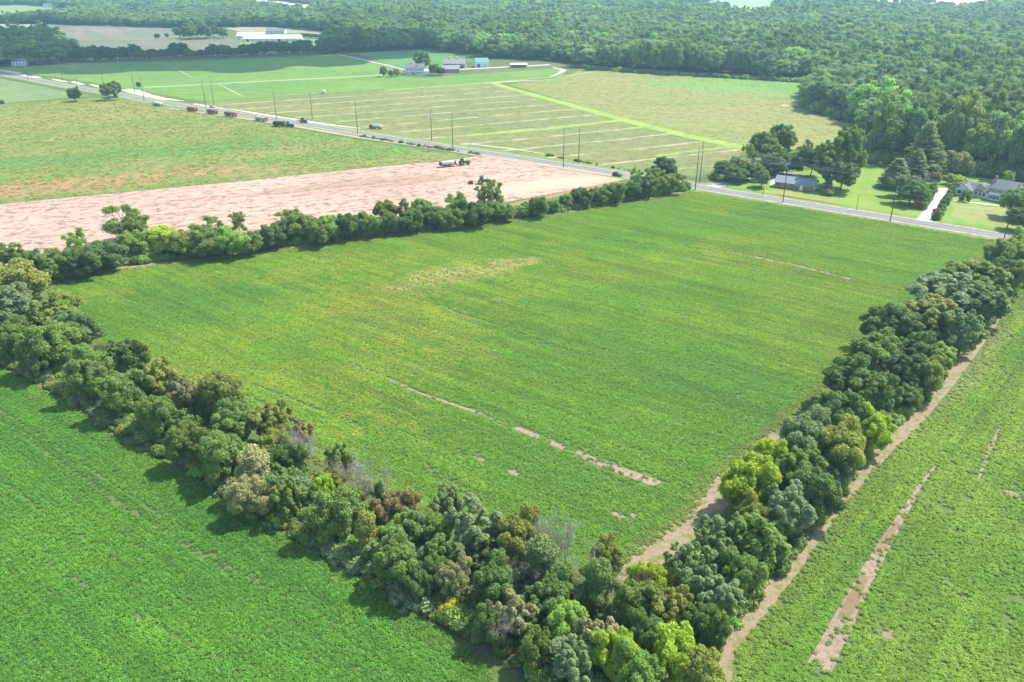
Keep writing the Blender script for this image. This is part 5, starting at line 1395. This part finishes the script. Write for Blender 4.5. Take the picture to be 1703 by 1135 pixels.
# ------------------------------------------------------------------ cloud whose shadow darkens the far left fields
CL = [at(*p) for p in [(-120, 119), (120, 119), (300, 118), (430, 118), (520, 110), (600, 101), (650, 95), (740, 88), (690, 78), (560, 82), (400, 90), (100, 96), (60, 70), (-120, 70)]]
cz = 520.0; off = SDIR * (cz / SDIR.z)
crg = np.random.default_rng(8)
xs = np.array([(p.x, p.y) for p in CL])
GX, GY = np.meshgrid(np.arange(xs[:, 0].min(), xs[:, 0].max(), 34), np.arange(xs[:, 1].min(), xs[:, 1].max(), 34))
gx, gy = GX.ravel() + crg.uniform(-9, 9, GX.size), GY.ravel() + crg.uniform(-9, 9, GX.size)
k = in_poly(gx, gy, CL)
Vc, Fc_, n0 = [], [], 0
IV, IF = ico(2)
for x, y in zip(gx[k], gy[k]):
    r0 = crg.uniform(24, 40)
    Vc.append(IV * r0 * (1 + .12 * crg.uniform(-1, 1, (len(IV), 1))) * [1, 1, .8] + [x + off.x, y + off.y, cz + crg.uniform(-8, 35)]); Fc_.append(IF + n0); n0 += len(IV)
cl_m = NB('cloud_white', 1.0); cl_m.color((.9, .9, .9))
tag(obj_me('cloud', mesh_np('cloud', np.concatenate(Vc), np.concatenate(Fc_), [cl_m.m], True)), kind='structure')

# ------------------------------------------------------------------ haze
hz = MB().bb(-6100, 6100, -420, 9100, -1.0, 97).mesh('haze', M_WHITE)
hz.materials.clear()
hm = bpy.data.materials.new('haze_air'); hm.use_nodes = True
hn = hm.node_tree; hn.nodes.clear()
ho = hn.nodes.new('ShaderNodeOutputMaterial'); hv = hn.nodes.new('ShaderNodeVolumePrincipled')
hv.inputs['Color'].default_value = (.48, .84, 1.0, 1); hv.inputs['Density'].default_value = .00017; hv.inputs['Anisotropy'].default_value = .2
hn.links.new(hv.outputs[0], ho.inputs['Volume'])
hz.materials.append(hm)
tag(obj_me('haze', hz), 'thin summer haze over the distant fields and woods', 'haze', kind='stuff')

# ------------------------------------------------------------------ low weeds and stubble tufts on the fields beyond the middle field
def tuft(seed):
    rng = np.random.default_rng(seed); n = 60
    P = np.stack([rng.normal(0, .55, n), rng.normal(0, .55, n), rng.uniform(.05, .5, n)], 1)
    V, Fc = leaf_quads(P * np.array([.7, .7, .7]), np.stack([rng.normal(0, .5, n), rng.normal(0, .5, n), np.full(n, 1.0)], 1), .26, rng, .7)
    me = mesh_np('weed_tuft', V, Fc, [M_LEAFS]); leaf_attr(me, rng.uniform(0, 1, n)); return me
TUFTS = [tuft(s_) for s_ in (501, 502, 503)]
def strew_field(pts, count, cols, seed, label, sc=(.35, .9), thr=.42, scale=20):
    rng = np.random.default_rng(seed); P = [at(*p) for p in pts]
    X = np.array([p.x for p in P]); Y = np.array([p.y for p in P])
    x = rng.uniform(X.min(), X.max(), count * 4); y = rng.uniform(Y.min(), Y.max(), count * 4)
    u, v = to_px(x, y)
    k = in_poly(x, y, P) & (u > -40) & (u < 1743)
    m = fbm(x / scale, y / scale, seed); k &= rng.uniform(size=len(x)) < np.clip((m - thr) * 2 + .5, .25, .8)
    x, y, m = x[k][:count], y[k][:count], m[k][:count]; n = len(x)
    C_ = np.array(cols); t = C_[rng.integers(0, len(C_), n)] * rng.uniform(.8, 1.25, (n, 1)); s_ = rng.uniform(*sc, n)
    scatter('field_weeds', np.stack([x, y, np.full(n, .02)], 1), np.stack([np.zeros(n), np.zeros(n), rng.uniform(0, 6.28, n)], 1), np.stack([s_ * 1.3, s_ * 1.3, s_], 1), rng.integers(0, 3, n), t, TUFTS, label, 'weeds')
G1, G2, O1, T1 = (.21, .33, .055), (.27, .36, .07), (.38, .29, .09), (.42, .38, .15)
strew_field(weed_px, 9000, (G1, G2, G1, G2, O1, T1), 601, 'low weeds growing over the weedy field left of the road')
strew_field([(845, 141), (945, 127), (962, 118), (1000, 116), (1100, 123), (1220, 131), (1360, 136), (1340, 185), (1425, 207), (1425, 250), (1400, 275), (1290, 276), (1235, 245)], 2200, (G1, G2, (.22, .19, .06), T1), 603, 'low weeds over the tan and green field before the woods', (.3, .6))
